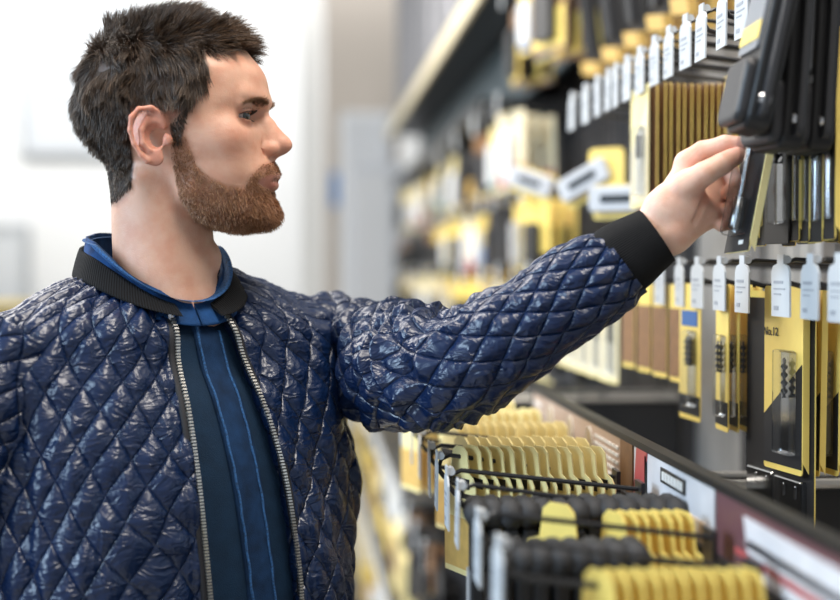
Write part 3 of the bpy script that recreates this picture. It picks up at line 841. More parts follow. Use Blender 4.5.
# collars: bands around the neck
def band(name, mt, parent, ra, rf, ang0, ang1, zb, zt, lean, th, cf=-.002, ca=-.005, n=160, m=10, wav=0):
    V = []; QA = []
    ph = np.linspace(ang0, ang1, n)
    prof = []
    for j in range(m+1): prof.append((j/m, 1))
    for j in range(m, -1, -1): prof.append((j/m, -1))
    Lc = 0
    for i, t in enumerate(ph):
        s_, c_ = math.sin(t), math.cos(t)
        for (h, sd) in prof:
            k = 1+(-lean*h)/ra
            rr = th/2*sd*(1-.25*abs(2*h-1)**4)
            a = ca*(1-max(c_, 0))+(ra*k+rr)*s_; f = cf+(rf*k+rr)*c_-.012*h
            z = zb(t)+(zt(t)-zb(t))*h+wav*math.sin(t*9)*h
            V.append(NB+Lw*a+Fw*f+Uz*z); QA.append((ra*t, h*.03, 0))
    k = len(prof); Q = []
    for i in range(n-1):
        for j in range(k): j2 = (j+1) % k; Q.append((i*k+j, i*k+j2, (i+1)*k+j2, (i+1)*k+j))
    for i0, flip in ((0, 1), ((n-1)*k, 0)):
        for j in range(m):
            q = (i0+j, i0+j+1, i0+k-2-j, i0+k-1-j); Q.append(q if flip else q[::-1])
    o = npmesh(name, np.array(V), np.array(Q)[:, ::-1], mt, parent)
    attr_vec(o, 'quilt', np.array(QA)); return o
def zbj(t): c = math.cos(t); return .020-.036*max(c, 0)**1.3+.014*max(-c, 0)-.004*math.sin(t)*-1*0
def ztj(t): c = math.cos(t); return zbj(t)+.026-.015*max(c, 0)**2.5
o = band('collar', RIB, jacket, .0850, .0850, R(15), R(345), zbj, ztj, .012, .0050); o['label'] = 'black rib knit collar'
def zbs(t): c = math.cos(t); return .012-.036*max(c, 0)**1.3+.012*max(-c, 0)
def zts(t): c = math.cos(t); return .060-.056*max(c, 0)**1.2+.010*max(-c, 0)
o = band('shirt_collar', DEN, shirt, .0785, .0780, R(.7), R(359.3), zbs, zts, .012, .0036, wav=.0006); o['label'] = 'bright blue denim stand collar'
o = band('collar_seam', SEAM, shirt, .0700, .0695, R(1), R(359), lambda t: zts(t)-.0045, lambda t: zts(t)-.0033, .000, .0052)

# sleeves
def frames(pts, n):
    pts = np.array(pts, float); k = len(pts); t = np.linspace(0, k-1, n); i = np.clip(t.astype(int), 0, k-2); u = (t-i)[:, None]
    g = lambda j: pts[np.clip(j, 0, k-1)]
    p0, p1, p2, p3 = g(i-1), g(i), g(i+1), g(i+2)
    return .5*((2*p1)+(-p0+p2)*u+(2*p0-5*p1+4*p2-p3)*u**2+(-p0+3*p1-3*p2+p3)*u**3)
def sleeve(name, ctl, n, m, mt, parent, shape, quilt=True, closed_end=True, amp=.0034):
    K = frames(ctl, n); c = K[:, :3]; r = K[:, 3]
    T = np.gradient(c, axis=0); T /= np.linalg.norm(T, axis=1)[:, None]
    s = np.concatenate([[0], np.cumsum(np.linalg.norm(np.diff(c, axis=0), axis=1))])
    up = np.zeros((n, 3)); w = np.array([0, 0, 1.]); w = w-T[0]*(w@T[0]); w /= np.linalg.norm(w)
    for i in range(n):
        w = w-T[i]*(w@T[i]); w /= np.linalg.norm(w); up[i] = w
    sd = np.cross(T, up)
    th = np.linspace(0, 2*PI, m, endpoint=False)
    S, A = np.meshgrid(s, th, indexing='ij'); Rr = np.repeat(r[:, None], m, 1)
    dirs = up[:, None, :]*np.cos(A)[..., None]+sd[:, None, :]*np.sin(A)[..., None]
    u = A*.046; v = S
    du = 2*PI*.046/11; 
    n3 = np.stack([np.cos(A)*.046, np.sin(A)*.046, S], -1).reshape(-1, 3)
    jit = (.007*vnoise(n3/.05, 51)).reshape(S.shape)
    u = u+.6*jit*0; qa = u/du+(v+jit)/.039; qb = u/du-(v+jit)/.039
    disp = shape(S, A, n3).reshape(S.shape)
    if quilt: disp = disp+(puff(qa, qb)-.5)*amp
    V = c[:, None, :]+dirs*(Rr+disp)[..., None]
    V = V.reshape(-1, 3); I = np.arange(n*m).reshape(n, m); I2 = np.roll(I, -1, 1)
    Q = np.stack([I[:-1], I2[:-1], I2[1:], I[1:]], -1).reshape(-1, 4)
    o = npmesh(name, V, Q, mt, parent)
    if not quilt: qa = u; qb = v
    attr_vec(o, 'quilt', np.stack([qa.ravel(), qb.ravel(), 0*qa.ravel()], 1))
    return o, s
def wl(px, py, d): return list(np.array(P(px, py, d))-BASE)
ctlL = [wl(322, 342, 1.585)+[.058], wl(352, 352, 1.555)+[.057], wl(382, 364, 1.50)+[.0545], wl(412, 371, 1.44)+[.0525], wl(442, 370, 1.395)+[.0510], wl(476, 356, 1.37)+[.0500], wl(525, 326, 1.355)+[.0475], wl(575, 292, 1.345)+[.0430], wl(612, 267, 1.34)+[.0395], wl(623, 259, 1.338)+[.0350]]
def shL(S, A, n3):
    smx = S.max(); t = (S/smx).ravel(); s = S.ravel(); A_ = A.ravel()
    q3 = np.stack([n3[:, 0], n3[:, 1], n3[:, 2]+.5*n3[:, 0]], 1)
    fold = 1-2*np.abs(vnoise(q3/np.array([.05, .05, .017]), 61))
    fold2 = 1-2*np.abs(vnoise(np.stack([n3[:, 0], n3[:, 1], n3[:, 2]-.6*n3[:, 1]], 1)/np.array([.036, .036, .024]), 62))
    crin = np.exp(-((t-.36)/.22)**2)
    w = .0125*fold*crin+.0075*fold2*(crin*.7+.3)
    w += .0045*(np.exp(-((t-.50)/.03)**2)-.6*np.exp(-((t-.545)/.02)**2))*(.5+.5*np.cos(A_-.5))
    w += .003*vnoise(n3/.045, 63)
    w -= .003*np.exp(-((t-.985)/.012)**2)
    return w
sl, _ = sleeve('sleeve', ctlL, 420, 300, NYL, jacket, shL)
cuff_ctl = [wl(604, 271.5, 1.341)+[.0345], wl(622, 259.3, 1.3395)+[.0362], wl(640, 247, 1.338)+[.0330], wl(657, 235.4, 1.3365)+[.0292]]
sleeve('cuff', cuff_ctl, 50, 240, RIB, jacket, lambda S, A, n3: .0010*vnoise(n3/.03, 70), False)[0]['label'] = 'black rib knit cuff'
S0 = SH_R
ctlR = [list(S0+np.array([.045, .02, .035]))+[.046], list(S0+np.array([.010, .0, -.008]))+[.055], list(S0+np.array([-.014, -.008, -.06]))+[.058], list(S0+np.array([-.03, -.015, -.16]))+[.057], list(EL_R)+[.053], list((EL_R+WR_R)/2)+[.047], list(WR_R+np.array([-.002, .004, .03]))+[.040]]
def shR(S, A, n3):
    t = (S/S.max()).ravel()
    return .004*(1-2*np.abs(vnoise(n3/np.array([.05, .05, .03]), 81)))+.003*vnoise(n3/.05, 82)+.006*np.exp(-((t-.57)/.06)**2)*(1-2*np.abs(vnoise(n3/np.array([.05, .05, .014]), 83)))
sleeve('sleeve', ctlR, 330, 230, NYL, jacket, shR)
sleeve('cuff', [list(WR_R+np.array([-.002, .004, .035]))+[.037], list(WR_R+np.array([0, 0, .01]))+[.036], list(WR_R+np.array([.001, -.003, -.02]))+[.031]], 40, 120, RIB, jacket, lambda S, A, n3: .0005*vnoise(n3/.03, 70), False)
# trousers and shoes (below the frame)
def trou_f(p):
    a, f, z = b2(p); d = sd_ell(np.stack([a, f, z], 1), (0, -.0, -.62), (.175, .12, .14))
    for s in (-1, 1):
        d = smin(d, chain(p, [B(.09*s, 0, -.64), B(.105*s, .01, -.98), B(.115*s, -.005, FL+.07)], [.095, .075, .062], .01), .03)
    return smax(d, -(z-(FL+.035)), .01)
TV, TQ = surface(trou_f, (-.6, -.5, -.03), (.5, .5, 1.15), .010)
npmesh('trousers', TV, TQ, TRO, person)['label'] = 'dark trousers'
def shoe_f(s):
    def fn(p):
        a, f, z = b2(p); q = np.stack([a-.12*s, f, z-FL], 1)
        d = smin(sd_ell(q, (0, .0, .045), (.045, .07, .06)), sd_ell(q, (0, .12, .035), (.050, .10, .040)), .04)
        return smax(d, .0-(z-FL), .005)
    return fn
for s in (-1, 1):
    XV, XQ = surface(shoe_f(s), (-.62, -.55, -.02), (.42, .45, .16), .007)
    npmesh('shoe', XV, XQ, mat('dark leather', (.02, .015, .012), .4), person)
# ------------------------------------------------------------------ rack structure. X = distance from the aisle's centre line, heights relative to the eye (CAM z)
Z0 = CAM.z
def thing(name, label, cat, loc, rot=(0, 0, 0), group=None):
    return tag(empty(name, loc, rot), label, cat, group)
def part(mb, name, m, parent, label=None, **k):
    o = mb.build(name, m, parent, **k)
    if label: o['label'] = label
    return o
# hook prototypes -------------------------------------------------
def make_hook(L, rise, tagw=.038, tagh=.050, style=0):
    t = empty('peg_hook')
    b = MB(); path = [(L, 0, -.012), (L, 0, 0), (.02, 0, rise), (.006, 0, rise+.004), (0, 0, rise+.012)]
    b.tube(path, .0026, 8)
    b.tube([(L, 0, .022), (.012, 0, rise+.026), (.003, 0, rise+.022), (0, 0, rise+.012)], .0022, 8)
    b.box(L-.004, L, -.014, .014, -.02, .03)
    part(b, 'wire', WIRE, t, smooth=False)
    b = MB(); h = tagh; w = tagw/2; z = rise+.022
    pts = [(-w, z-h), (w, z-h), (w, z-.008), (w*.8, z-.002), (.008, z), (.008, z+.009), (-.008, z+.009), (-.008, z), (-w*.8, z-.002), (-w, z-.008)]
    b.prism_yz(pts, -.0026, -.0008)
    b.tube([(.002, -.007, z+.004), (.002, .007, z+.004)], .004, 8)
    tg = part(b, 'price_tag', [TAGW], t, 'white price tag')
    b = MB()
    for i, (a0, a1, zz, hh) in enumerate(((-.7, .3, .016, .0028), (-.7, .55, .023, .0014), (-.7, .1, .028, .0014), (-.7, -.2, .040, .0040))):
        b.box(-.0030, -.0026, -a1*w, -a0*w, z-zz-hh, z-zz)
    o = b.build('print', INKG, tg)
    return t
def place_hooks(proto, X, zs, ys, row, lab, cat='peg hook', desc='black peg hook with white price tag', jit=3):
    out = []
    for i, (y, z) in enumerate(zip(ys, zs)):
        o = dup(proto, (X, y, Z0+z), (0, R(random.uniform(-1.2, 1.2)), R(random.uniform(-jit, jit))))
        o['label'] = f'{desc}, {ORD[i]} from {lab[0]} in {lab[1]}'; o['category'] = cat; o['group'] = row; out.append(o)
    return out
def kill(o):
    for c in list(o.children):
        for g in list(c.children): bpy.data.objects.remove(g)
        bpy.data.objects.remove(c)
    bpy.data.objects.remove(o)

# packs: hang from (0,0,0); face -x; y is the width, z down ----------------
def card_pts(w, h, cut=0, r=.004, tab=0):
    if tab:
        return [(-w/2, -h), (w/2, -h), (w/2, -.012), (w/2-.006, -.004), (w*.12+.012, 0), (w*.12+.008, tab*.8), (w*.12, tab), (-w*.12, tab), (-w*.12-.008, tab*.8), (-w*.12-.012, 0), (-w/2+.006, -.004), (-w/2, -.012)]
    return [(-w/2, -h+cut), (w/2, -h), (w/2, 0), (-w/2, 0)] if cut else rrect(-w/2, w/2, -h, 0, r, 3)
def bit(b, x, y, z0, z1, r, m=0, m2=1, tip=True):
    n = 26; path = []; 
    zc = z0+(z1-z0)*.55
    b.tube([(x, y, z0), (x, y, z0-.003*(z0 > z1)), (x, y, zc)], [r*.9, r, r], 10, m2)
    V = []; fs = []
    for i in range(n+1):
        a = i/n*PI*5; zz = zc+(z1-zc)*i/n; rr = r*(1 if i < n-2 else (n-i)/3+.05)
        for k in range(4):
            rk = rr if k % 2 == 0 else rr*.45; V.append((x+rk*math.cos(a+k*PI/2), y+rk*math.sin(a+k*PI/2), zz))
    for i in range(n):
        for k in range(4): fs.append((i*4+k, i*4+(k+1) % 4, (i+1)*4+(k+1) % 4, (i+1)*4+k))
    b.add(V, fs, m)
def make_pack(w, h, face=YEL, low=BLKC, lowf=.28, slant=True, blister=True, bits=1, br=.004, thick=.0012, dep=.010, tab=0, bitm=(BIT, CHR), label_box=None, foot=.006, fold=0, foldm=None):
    t = empty('blister_pack')
    b = MB(); b.prism_yz(card_pts(w, h, 0, .004, tab), 0, thick, 0, mside=0)
    zl = -h+h*lowf; sl = .5*w if slant else 0
    part(b, 'card', [face], t)
    b = MB(); b.prism_yz([(-w/2+.0006, -h+foot), (w/2-.0006, -h+foot), (w/2-.0006, zl-sl*.5), (-w/2+.0006, zl+sl*.9)], -.0005, 0)
    part(b, 'printed_panel', [low], t, 'black printed panel' if low is BLKC else None)
    if blister:
        b = MB(); b.box(-dep, -.0006, -w*.38, w*.08, -h*.90, -h*.34)
        part(b, 'blister', [CLEAR], t, 'clear plastic blister', bevel=.003)
        b = MB()
        for k in range(bits):
            y = -w*.15+(k-(bits-1)/2)*.012; bit(b, -dep*.5, y, -h*.86, -h*.38, br)
        part(b, 'drill_bit', list(bitm), t, smooth=True)
    if fold:
        b = MB(); P4 = [(-.0002, 0), (fold, 0), (fold, -h+.002), (-.0002, -h+.014)]; y = -w/2
        V = [(x, y-.0012, z) for x, z in P4]+[(x, y-.0001, z) for x, z in P4]; b.add(V, [(0, 1, 2, 3)[::-1], (4, 5, 6, 7)]+[(i, (i+1) % 4, 4+(i+1) % 4, 4+i) for i in range(4)])
        part(b, 'folded_edge', [foldm or face], t)
    if label_box:
        b = MB(); y0, y1, z0, z1 = label_box[:4]; b.box(-.0009, -.0002, y0, y1, z0, z1); part(b, 'label', [label_box[4]], t)
    return t
def make_bulk(w, h, mats, dep=.012, seed=0):
    "card with a coloured panel and a moulded shape on it (for the far, small ones)"
    t = empty('carded_item'); r = random.Random(seed)
    b = MB(); b.prism_yz(rrect(-w/2, w/2, -h, 0, .006, 2), 0, .0015); part(b, 'card', [mats[0]], t)
    b = MB(); b.prism_yz([(-w*.45, -h*.95), (w*.45, -h*.95), (w*.45, -h*r.uniform(.55, .8)), (-w*.45, -h*r.uniform(.45, .7))], -.0012, 0); part(b, 'printed_panel', [mats[1]], t)
    b = MB(); y = w*r.uniform(.12, .3); b.prism_yz(rrect(-y, y, -h*.88, -h*.30, .008, 3), -dep, -.001); part(b, 'contents', [mats[2]], t, bevel=.002)
    return t
def stack(proto, label, X, Y, z, n, sx, group, tilt=0, yaw=0, cat='blister pack', jy=.002, sy=0, jr=1.5):
    for i in range(n):
        dup_ = dup(proto, (X+i*sx+random.uniform(-.1, .1)*sx, Y+i*sy+random.uniform(-jy, jy), Z0+z+random.uniform(-.001, .001)), (R(tilt+random.uniform(-jr, jr)*.5), 0, R(yaw+random.uniform(-jr, jr))))
        dup_['label'] = label; dup_['category'] = cat; dup_['group'] = group

# ------------------------------------------------------------ display rack frames
def back_panel(x, y0, y1, z0, z1, m, parent, name='back_panel'):
    b = MB(); b.box(x, x+.015, y0, y1, z0, z1)
    n = int((y1-y0)/.06)
    for i in range(n):
        y = y0+(i+.5)*(y1-y0)/n; b.box(x-.004, x, y-.004, y+.004, z0, z1)
    return part(b, name, [m], parent)
BX = .74
r1 = thing('display_rack', 'tall grey steel display rack with hooks beside the aisle', 'rack', (BX, 3.0, 0))
def rel(o, base): return Matrix.Translation(-Vector(base))
def rbox(parent, name, x0, x1, y0, y1, z0, z1, m, label=None, bevel=0):
    lx, ly, lz = parent.location; b = MB(); b.box(x0-lx, x1-lx, y0-ly, y1-ly, z0-lz, z1-lz); return part(b, name, [m], parent, label, bevel=bevel)
bp = back_panel(0, -2.15, -.35, 1.10, 2.6, STEEL, r1); bp['label'] = 'brushed steel back panel'
bp = back_panel(0, -.35, 4.6, .15, 2.6, DSTEEL, r1); bp['label'] = 'dark perforated back panel'
for yy in (.88, 2.62, 3.9, 5.2, 6.5, 7.58): rbox(r1, 'upright', BX-.03, BX+.03, yy-.02, yy+.02, 0, 2.75, DSTEEL)
for yy, xx in ((1.90, .0), (2.22, 0)): rbox(r1, 'upright', BX-.028, BX-.004, yy-.016, yy+.016, 1.15, 2.6, CHR, 'bright steel upright')
rbox(r1, 'base', .20, BX+.02, 3.1, 7.6, 0, .16, DRK)
# top shelf with its light edge strip
rbox(r1, 'shelf', .45, BX+.01, 3.3, 7.45, Z0+.70, Z0+.725, DSTEEL)
rbox(r1, 'shelf_edge', .435, .45, 3.3, 7.45, Z0+.675, Z0+.735, CREAM, 'cream shelf edge strip')
rbox(r1, 'shelf', .46, BX+.01, 3.7, 7.45, Z0+.42, Z0+.45, BLK)
rbox(r1, 'header_panel', .60, .62, 2.7, 7.3, Z0+.47, Z0+.69, mat('dark blue green panel', (.02, .045, .06), .5))
# shelf boxes in the middle section
def bin_(label, x0, x1, y0, y1, z0, z1):
    t = thing('storage_bin', label, 'bin', ((x0+x1)/2, (y0+y1)/2, Z0+z0)); lx, ly, lz = t.location
    b = MB(); w = .006; X0, X1, Y0, Y1 = x0-lx, x1-lx, y0-ly, y1-ly; H = z1-z0
    b.box(X0, X1, Y0, Y1, 0, w); b.box(X0, X1, Y0, Y0+w, w, H); b.box(X0, X1, Y1-w, Y1, w, H); b.box(X0, X0+w, Y0+w, Y1-w, w, H); b.box(X1-w, X1, Y0+w, Y1-w, w, H)
    part(b, 'body', [BLK], t)
    b = MB(); b.tube([(X0, Y0-.002, H), (X1, Y0-.002, H), (X1, Y1, H), (X0, Y1, H), (X0, Y0-.002, H)], .006, 8); part(b, 'rim', [mat('dull metal rim', (.42, .41, .39), .3, metal=.8)], t, 'dull metal rim')
bin_('black storage bin with a metal rim, behind the brown sign panel', .37, .70, 2.58, 2.68, -.42, -.243)
bin_('black storage bin with a metal rim, at the right edge below the hanging cards', .42, .70, 1.50, 1.56, -.42, -.238)
r2 = r1
rbox(r2, 'deck', .345, .73, .75, 3.05, Z0-.445, Z0-.42, STEEL)
rbox(r2, 'front_panel', .355, .375, .75, 3.05, .12, Z0-.445, DSTEEL)
rbox(r2, 'base', .355, .73, .75, 3.05, 0, .12, BLK)
rbox(r2, 'hook_rail', .332, .345, .75, 2.25, Z0-.30, Z0-.235, BLK)
rbox(r2, 'hook_rail', .318, .332, .75, 2.25, Z0-.262, Z0-.246, DRK)
for yy in (.82, 1.37, 2.0): rbox(r2, 'bracket', .348, .362, yy-.012, yy+.012, Z0-.42, Z0-.22, DSTEEL)

# sign rail ------------------------------------------------------------
rail = thing('sign_rail', 'black sign rail with printed header strips above the lower hooks', 'sign', (.34, 1.5, Z0-.235))
def rb(name, x0, x1, y0, y1, z0, z1, m, label=None, parent=rail):
    b = MB(); b.box(x0-.34, x1-.34, y0-1.5, y1-1.5, z0+.235, z1+.235); return part(b, name, [m], parent, label)
ZT = -.181; ZB = -.232
rb('frame', .336, .346, .75, 2.06, ZB-.006, ZT+.002, BLK)
rb('top_lip', .333, .347, .75, 2.06, ZT, ZT+.007, BLK)
rb('bottom_lip', .328, .340, .75, 2.06, ZB-.008, ZB, BLK)
TAN = mat('tan printed strip', (.50, .35, .26), .35, noise=.06, nscale=8)
WPR = mat('white print', (.86, .84, .80), .4)
s1 = rb('printed_strip', .334, .336, 1.46, 2.03, ZB, ZT, TAN, 'tan strip with ovals and white text lines')
rb('strip_divider', .333, .336, 1.405, 1.46, ZB, ZT, BRN)
def oval(yc, zc, ry, rz, m, m2):
    b = MB(); pts = [(yc-1.5+ry*math.cos(a), zc+.235+rz*math.sin(a)) for a in [2*PI*k/28 for k in range(28)]]
    b.prism_yz(pts, -.0075, -.006); o = b.build('oval', m2, s1)
    b = MB(); b.tube([(-.0075, y, z) for y, z in pts+[pts[0]]], .0007, 6); b.build('oval_outline', m, s1)
for yc in (1.62, 1.74, 1.88): oval(yc, (ZT+ZB)/2, .020, .020, WPR, mat('ochre oval', (.50, .36, .20), .4))
for k in range(5):
    b = MB(); zz = ZT+.235-.010-k*.0082; y0 = -.03; y1 = .085-(k % 3)*.012
    yy = y0
    while yy < y1:
        l = random.uniform(.010, .022); b.box(-.0074, -.006, yy, yy+l, zz-.0032, zz); yy += l+.004
    b.build('text_line', WPR, s1)
for k in range(3):
    b = MB(); b.box(-.0074, -.006, .46, .52-.01*k, ZT+.235-.012-k*.012-.004, ZT+.235-.012-k*.012); b.build('text_line', WPR, s1)
PINK = mat('red print', (.55, .10, .10), .35); WSTR = mat('white printed strip', (.74, .72, .74), .35, noise=.08, nscale=30)
MAU = mat('mauve print', (.16, .07, .08), .35)
s2 = rb('printed_strip', .334, .336, 1.12, 1.40, ZB, ZT, WSTR, 'white and red strip with a black lettered block')
def fl(par, y0, y1, z0, z1, m, name='print', slant=0):
    b = MB(); b.prism_yz([(y0-1.5, z0+.235), (y1-1.5, z0+.235), (y1-1.5+slant, z1+.235), (y0-1.5+slant, z1+.235)], -.0072, -.006); return b.build(name, m, par)
fl(s2, 1.355, 1.398, ZB, ZT, PINK, slant=-.012); fl(s2, 1.345, 1.352, ZB, ZT-.004, INK)
fl(s2, 1.205, 1.29, ZT-.020, ZT-.006, INK); fl(s2, 1.12, 1.20, ZB, ZB+.018, mat('warm print', (.7, .5, .32), .4)); fl(s2, 1.21, 1.34, ZB, ZB+.008, PINK)
for k in range(7):
    b = MB(); y = 1.212+k*.0105; b.box(-.0080, -.0070, y-1.5, y-1.5+.007, ZT+.235-.017, ZT+.235-.009); b.build('letter', WPR, s2)
s3 = rb('printed_strip', .334, .336, .78, 1.115, ZB, ZT, MAU, 'mauve and white strip')
fl(s3, .80, 1.03, ZT-.034, ZT-.008, WSTR, slant=.01); fl(s3, .80, 1.03, ZT-.030, ZT-.024, PINK); fl(s3, .80, 1.0, ZB+.002, ZB+.010, WSTR); fl(s3, .80, 1.06, ZB+.011, ZB+.015, PINK)

# ------------------------------------------------------------ hooks
HK = make_hook(.29, .03); HKM = make_hook(.28, .012, .046); HKL = make_hook(.185, .018); HKF = make_hook(.20, .02)
XF = .45
mid_px = (661, 681, 699, 721, 744, 783, 812, 841)
ym = [YX(p, XF) for p in mid_px]
hooks_mid = place_hooks(HKM, XF, [-.030 for i in range(8)], ym, 'peg hooks in the row just below the hand', ('left', 'row below the hand'))
XU = .415
up_px = (572, 586, 598, 608, 616, 627, 640, 655, 669, 686, 701, 722, 742)
up_py = (100, 93, 83, 76, 72, 63, 54, 42, 32, 20, 10, -8, -20)
yu = [YX(p, XU) for p in up_px]; zu = [atX(p, q, XU).z-Z0-.05 for p, q in zip(up_px, up_py)]
zm_ = sum(zu)/len(zu)
place_hooks(HK, XU, [.214+(z-zm_)*.3 for z in zu], yu, 'peg hooks in the tall row above the hand', ('left', 'row above the hand'))
low = [(386, 430), (403, 424), (413, 430), (421, 436), (431, 450), (438, 452), (449, 478), (459, 500), (480, 540), (500, 575)]
XL = .135
yl = [YX(p, XL) for p, q in low]
place_hooks(HKL, XL, [-.235]*10, yl, 'peg hooks along the low counter', ('back', 'low counter row'))
# far rows: (height, front X, list of y)
random.seed(3)
ROWS = [('row second from the top', .33, .45), ('eye level row', .14, .46), ('row below eye level', -.10, .45), ('knee high row', -.62, .40), ('waist high row', -.36, .40)]
# pack prototypes
PA = make_pack(.10, .165, YEL, BRN, 1.0, False, False)
PH = make_pack(.030, .19, YEL, BLKC, .98, False, True, 1, .0034, foot=.0006, fold=.009)
PB = make_pack(.06, .185, YEL, BLKC, .30, True, True, 1, .0038, fold=.006)
PC = make_pack(.050, .16, YEL, BLKC, .2, False, True, 2, .0030)
PD = make_pack(.052, .12, YEL, BRN, .75, False, False)
PE = make_pack(.09, .15, YEL2, CREAM, .6, True, True, 1, .004)
PG = make_pack(.08, .205, YEL, BLKC, .42, True, True, 1, .006)
PG2 = make_pack(.05, .19, BLKC, BLKC, .3, True, True, 1, .0048, foot=.0006, fold=.003)
PT = make_pack(.070, .105, YEL2, OCH, .55, False, False, tab=.026, label_box=(-.022, .022, -.016, -.006, BLK))

# ochre stack above the wrist, seen through the aisle side
X0 = .428; Y0_ = YX(657, X0)+.05
stack(PE, 'cream and yellow card at the front of the ochre card stack', X0-.010, Y0_, .226, 1, .01, 'front card of the ochre stack')
stack(PA, 'tall ochre card in the tight stack left of the hand', X0, Y0_, .226, 11, .0084, 'ochre cards left of the hand', jr=.5, jy=.0008)
stack(PB, 'yellow card with black panel right of the ochre stack', .53, YX(740, .53)+.05, .240, 2, .016, 'yellow cards right of the ochre stack')
# cards behind the held pack
for i, (px, X, z, lab, pr) in enumerate(((757, .452, .215, 'slim bit pack hanging just right of the held pack', PH), (770, .460, .212, 'slim bit pack, second to the right of the held pack', PH), (787, .452, .213, 'slim pack with a long bit under the black cases, left of the broad cards', PG2), (803, .458, .215, 'broad yellow card under the black cases, first of the row', PH), (813, .462, .214, 'broad yellow card under the black cases, second of the row', PH), (826, .466, .213, 'broad yellow card under the black cases, third of the row', PH), (840, .47, .215, 'broad yellow card under the black cases, at the right edge', PH))):
    for k in range(2):
        o = dup(pr, (X+.03*k, YX(px, X)+.03+.002*k, Z0+z), (0, 0, R(4+random.uniform(-5, 5)))); tag(o, lab, 'blister pack', 'bit packs behind the held pack, '+ORD[i]+' hook')
# row just below the hand
X = .475; Yc = YX(787, X)+.010
mp = make_pack(.078, .185, YEL, BLKC, .40, True, True, 1, .0036, dep=.010, fold=.007)
main = dup(mp, (X, Yc, Z0-.018), (0, 0, R(9)))
tag(main, 'large yellow and black card with one masonry bit, numbered 12', 'blister pack')
kill(mp)
def text(s, size, loc, rot, m, parent, name='lettering', ext=.0003):
    c = bpy.data.curves.new(name, 'FONT'); c.body = s; c.size = size; c.extrude = ext; c.align_x = 'CENTER'; c.resolution_u = 3
    tmp = bpy.data.objects.new('tmp', c); COL.objects.link(tmp); dg = bpy.context.evaluated_depsgraph_get(); dg.update()
    me = bpy.data.meshes.new_from_object(tmp.evaluated_get(dg)); bpy.data.objects.remove(tmp)
    o = link(name, me, parent); me.materials.clear(); me.materials.append(m); o.location = loc; o.rotation_euler = rot; return o
ROTF = (R(90), 0, R(-90))
text('No.12', .012, (-.0010, .024, -.050), ROTF, INK, main.children[0])
long_ = make_pack(.085, .235, YEL, BLKC, .97, False, False)
def twin(parent):
    for zc in (-.205,):
        b = MB(); b.prism_yz(rrect(-.030, .030, zc-.022, zc+.020, .004), -.007, -.0006); part(b, 'blister', [CLEAR], parent, 'small clear plastic box', bevel=.002)
        b = MB()
        for k in (-1, 1): bit(b, -.004, k*.012, zc-.015, zc+.014, .003)
        part(b, 'drill_bit', [CHR, CHR], parent, smooth=True)
twin(long_)
for i, (dx, dy, lab) in enumerate(((.020, .0, 'black card with a small boxed bit and yellow foot, under the numbered card'), (.010, .048, 'black card with a small boxed bit and yellow foot, left of the numbered card'))):
    o = dup(long_, (X+dx*.5, Yc+dy*1.5-.004, Z0-.024), (0, 0, R(8))); tag(o, lab, 'blister pack', 'long black cards with yellow foot')
for i in range(3):
    o = dup(PB, (X+.022+i*.016, Yc-.012, Z0-.018), (R(1.5-i), 0, R(4+i*3))); tag(o, f'yellow card behind the numbered card, {ORD[i]} after it', 'blister pack', 'yellow cards behind the numbered card')
X = .455; Yc = YX(717, X)+.03
for i, lab in enumerate(('yellow card with blue and white label left of a slim bit', 'slim yellow card with clear blister, second in its hook stack', 'slim yellow card with clear blister, third in its hook stack', 'slim yellow card with clear blister, fourth in its hook stack', 'slim yellow card with clear blister, nearest the dark gap')):
    if i == 0:
        q = make_pack(.075, .16, YEL, BLKC, .18, False, True, 2, .004, label_box=(-.028, .028, -.05, -.032, BLUEC)); o = dup(q, (.450, YX(690, .45)+.0, Z0-.018), (0, 0, R(3))); kill(q)
    else: o = dup(PC, (.455+.011*(i-1), YX(724, .455)+.01-.004*i, Z0-.018), (0, 0, R(random.uniform(-4, 4))))
    tag(o, lab, 'blister pack', 'slim yellow packs below the cuff')
for i in range(4):
    o = dup(PD, (.455+.0*i, YX((682, 664, 648, 632)[i], .455)+.02, Z0-.020), (0, 0, R(6))); tag(o, f'brown faced card with a yellow edge under the cuff, {ORD[i]} from the right', 'carded item', 'brown and yellow cards under the cuff')
for i in range(5):
    o = dup(PE, (.455, YX((612, 598, 586, 576, 566)[i], .455)+.02, Z0-.022), (0, 0, R(5))); tag(o, f'pale yellow card hanging under the sleeve, {ORD[i]} from the right', 'blister pack', 'pale yellow cards under the sleeve')

# low counter: rows of yellow tabbed cards
for r_, (Y, n, xs, z, sx) in enumerate(((yl[5], 13, .158, -.208, .0115), (yl[4], 12, .168, -.208, .0115), (yl[3]+.02, 12, .172, -.208, .0115), (yl[2]+.05, 10, .190, -.208, .0115))):
    stack(PT, f'yellow tabbed card in the {ORD[r_]} row of the low counter', xs, Y, z, n, sx, f'yellow tabbed cards, {ORD[r_]} row of the low counter', yaw=22, sy=-.0012, jr=2)
stack(PT, 'yellow tabbed card at the far end of the low counter', .15, 1.98, -.212, 11, .014, 'yellow tabbed cards at the far end', yaw=18)
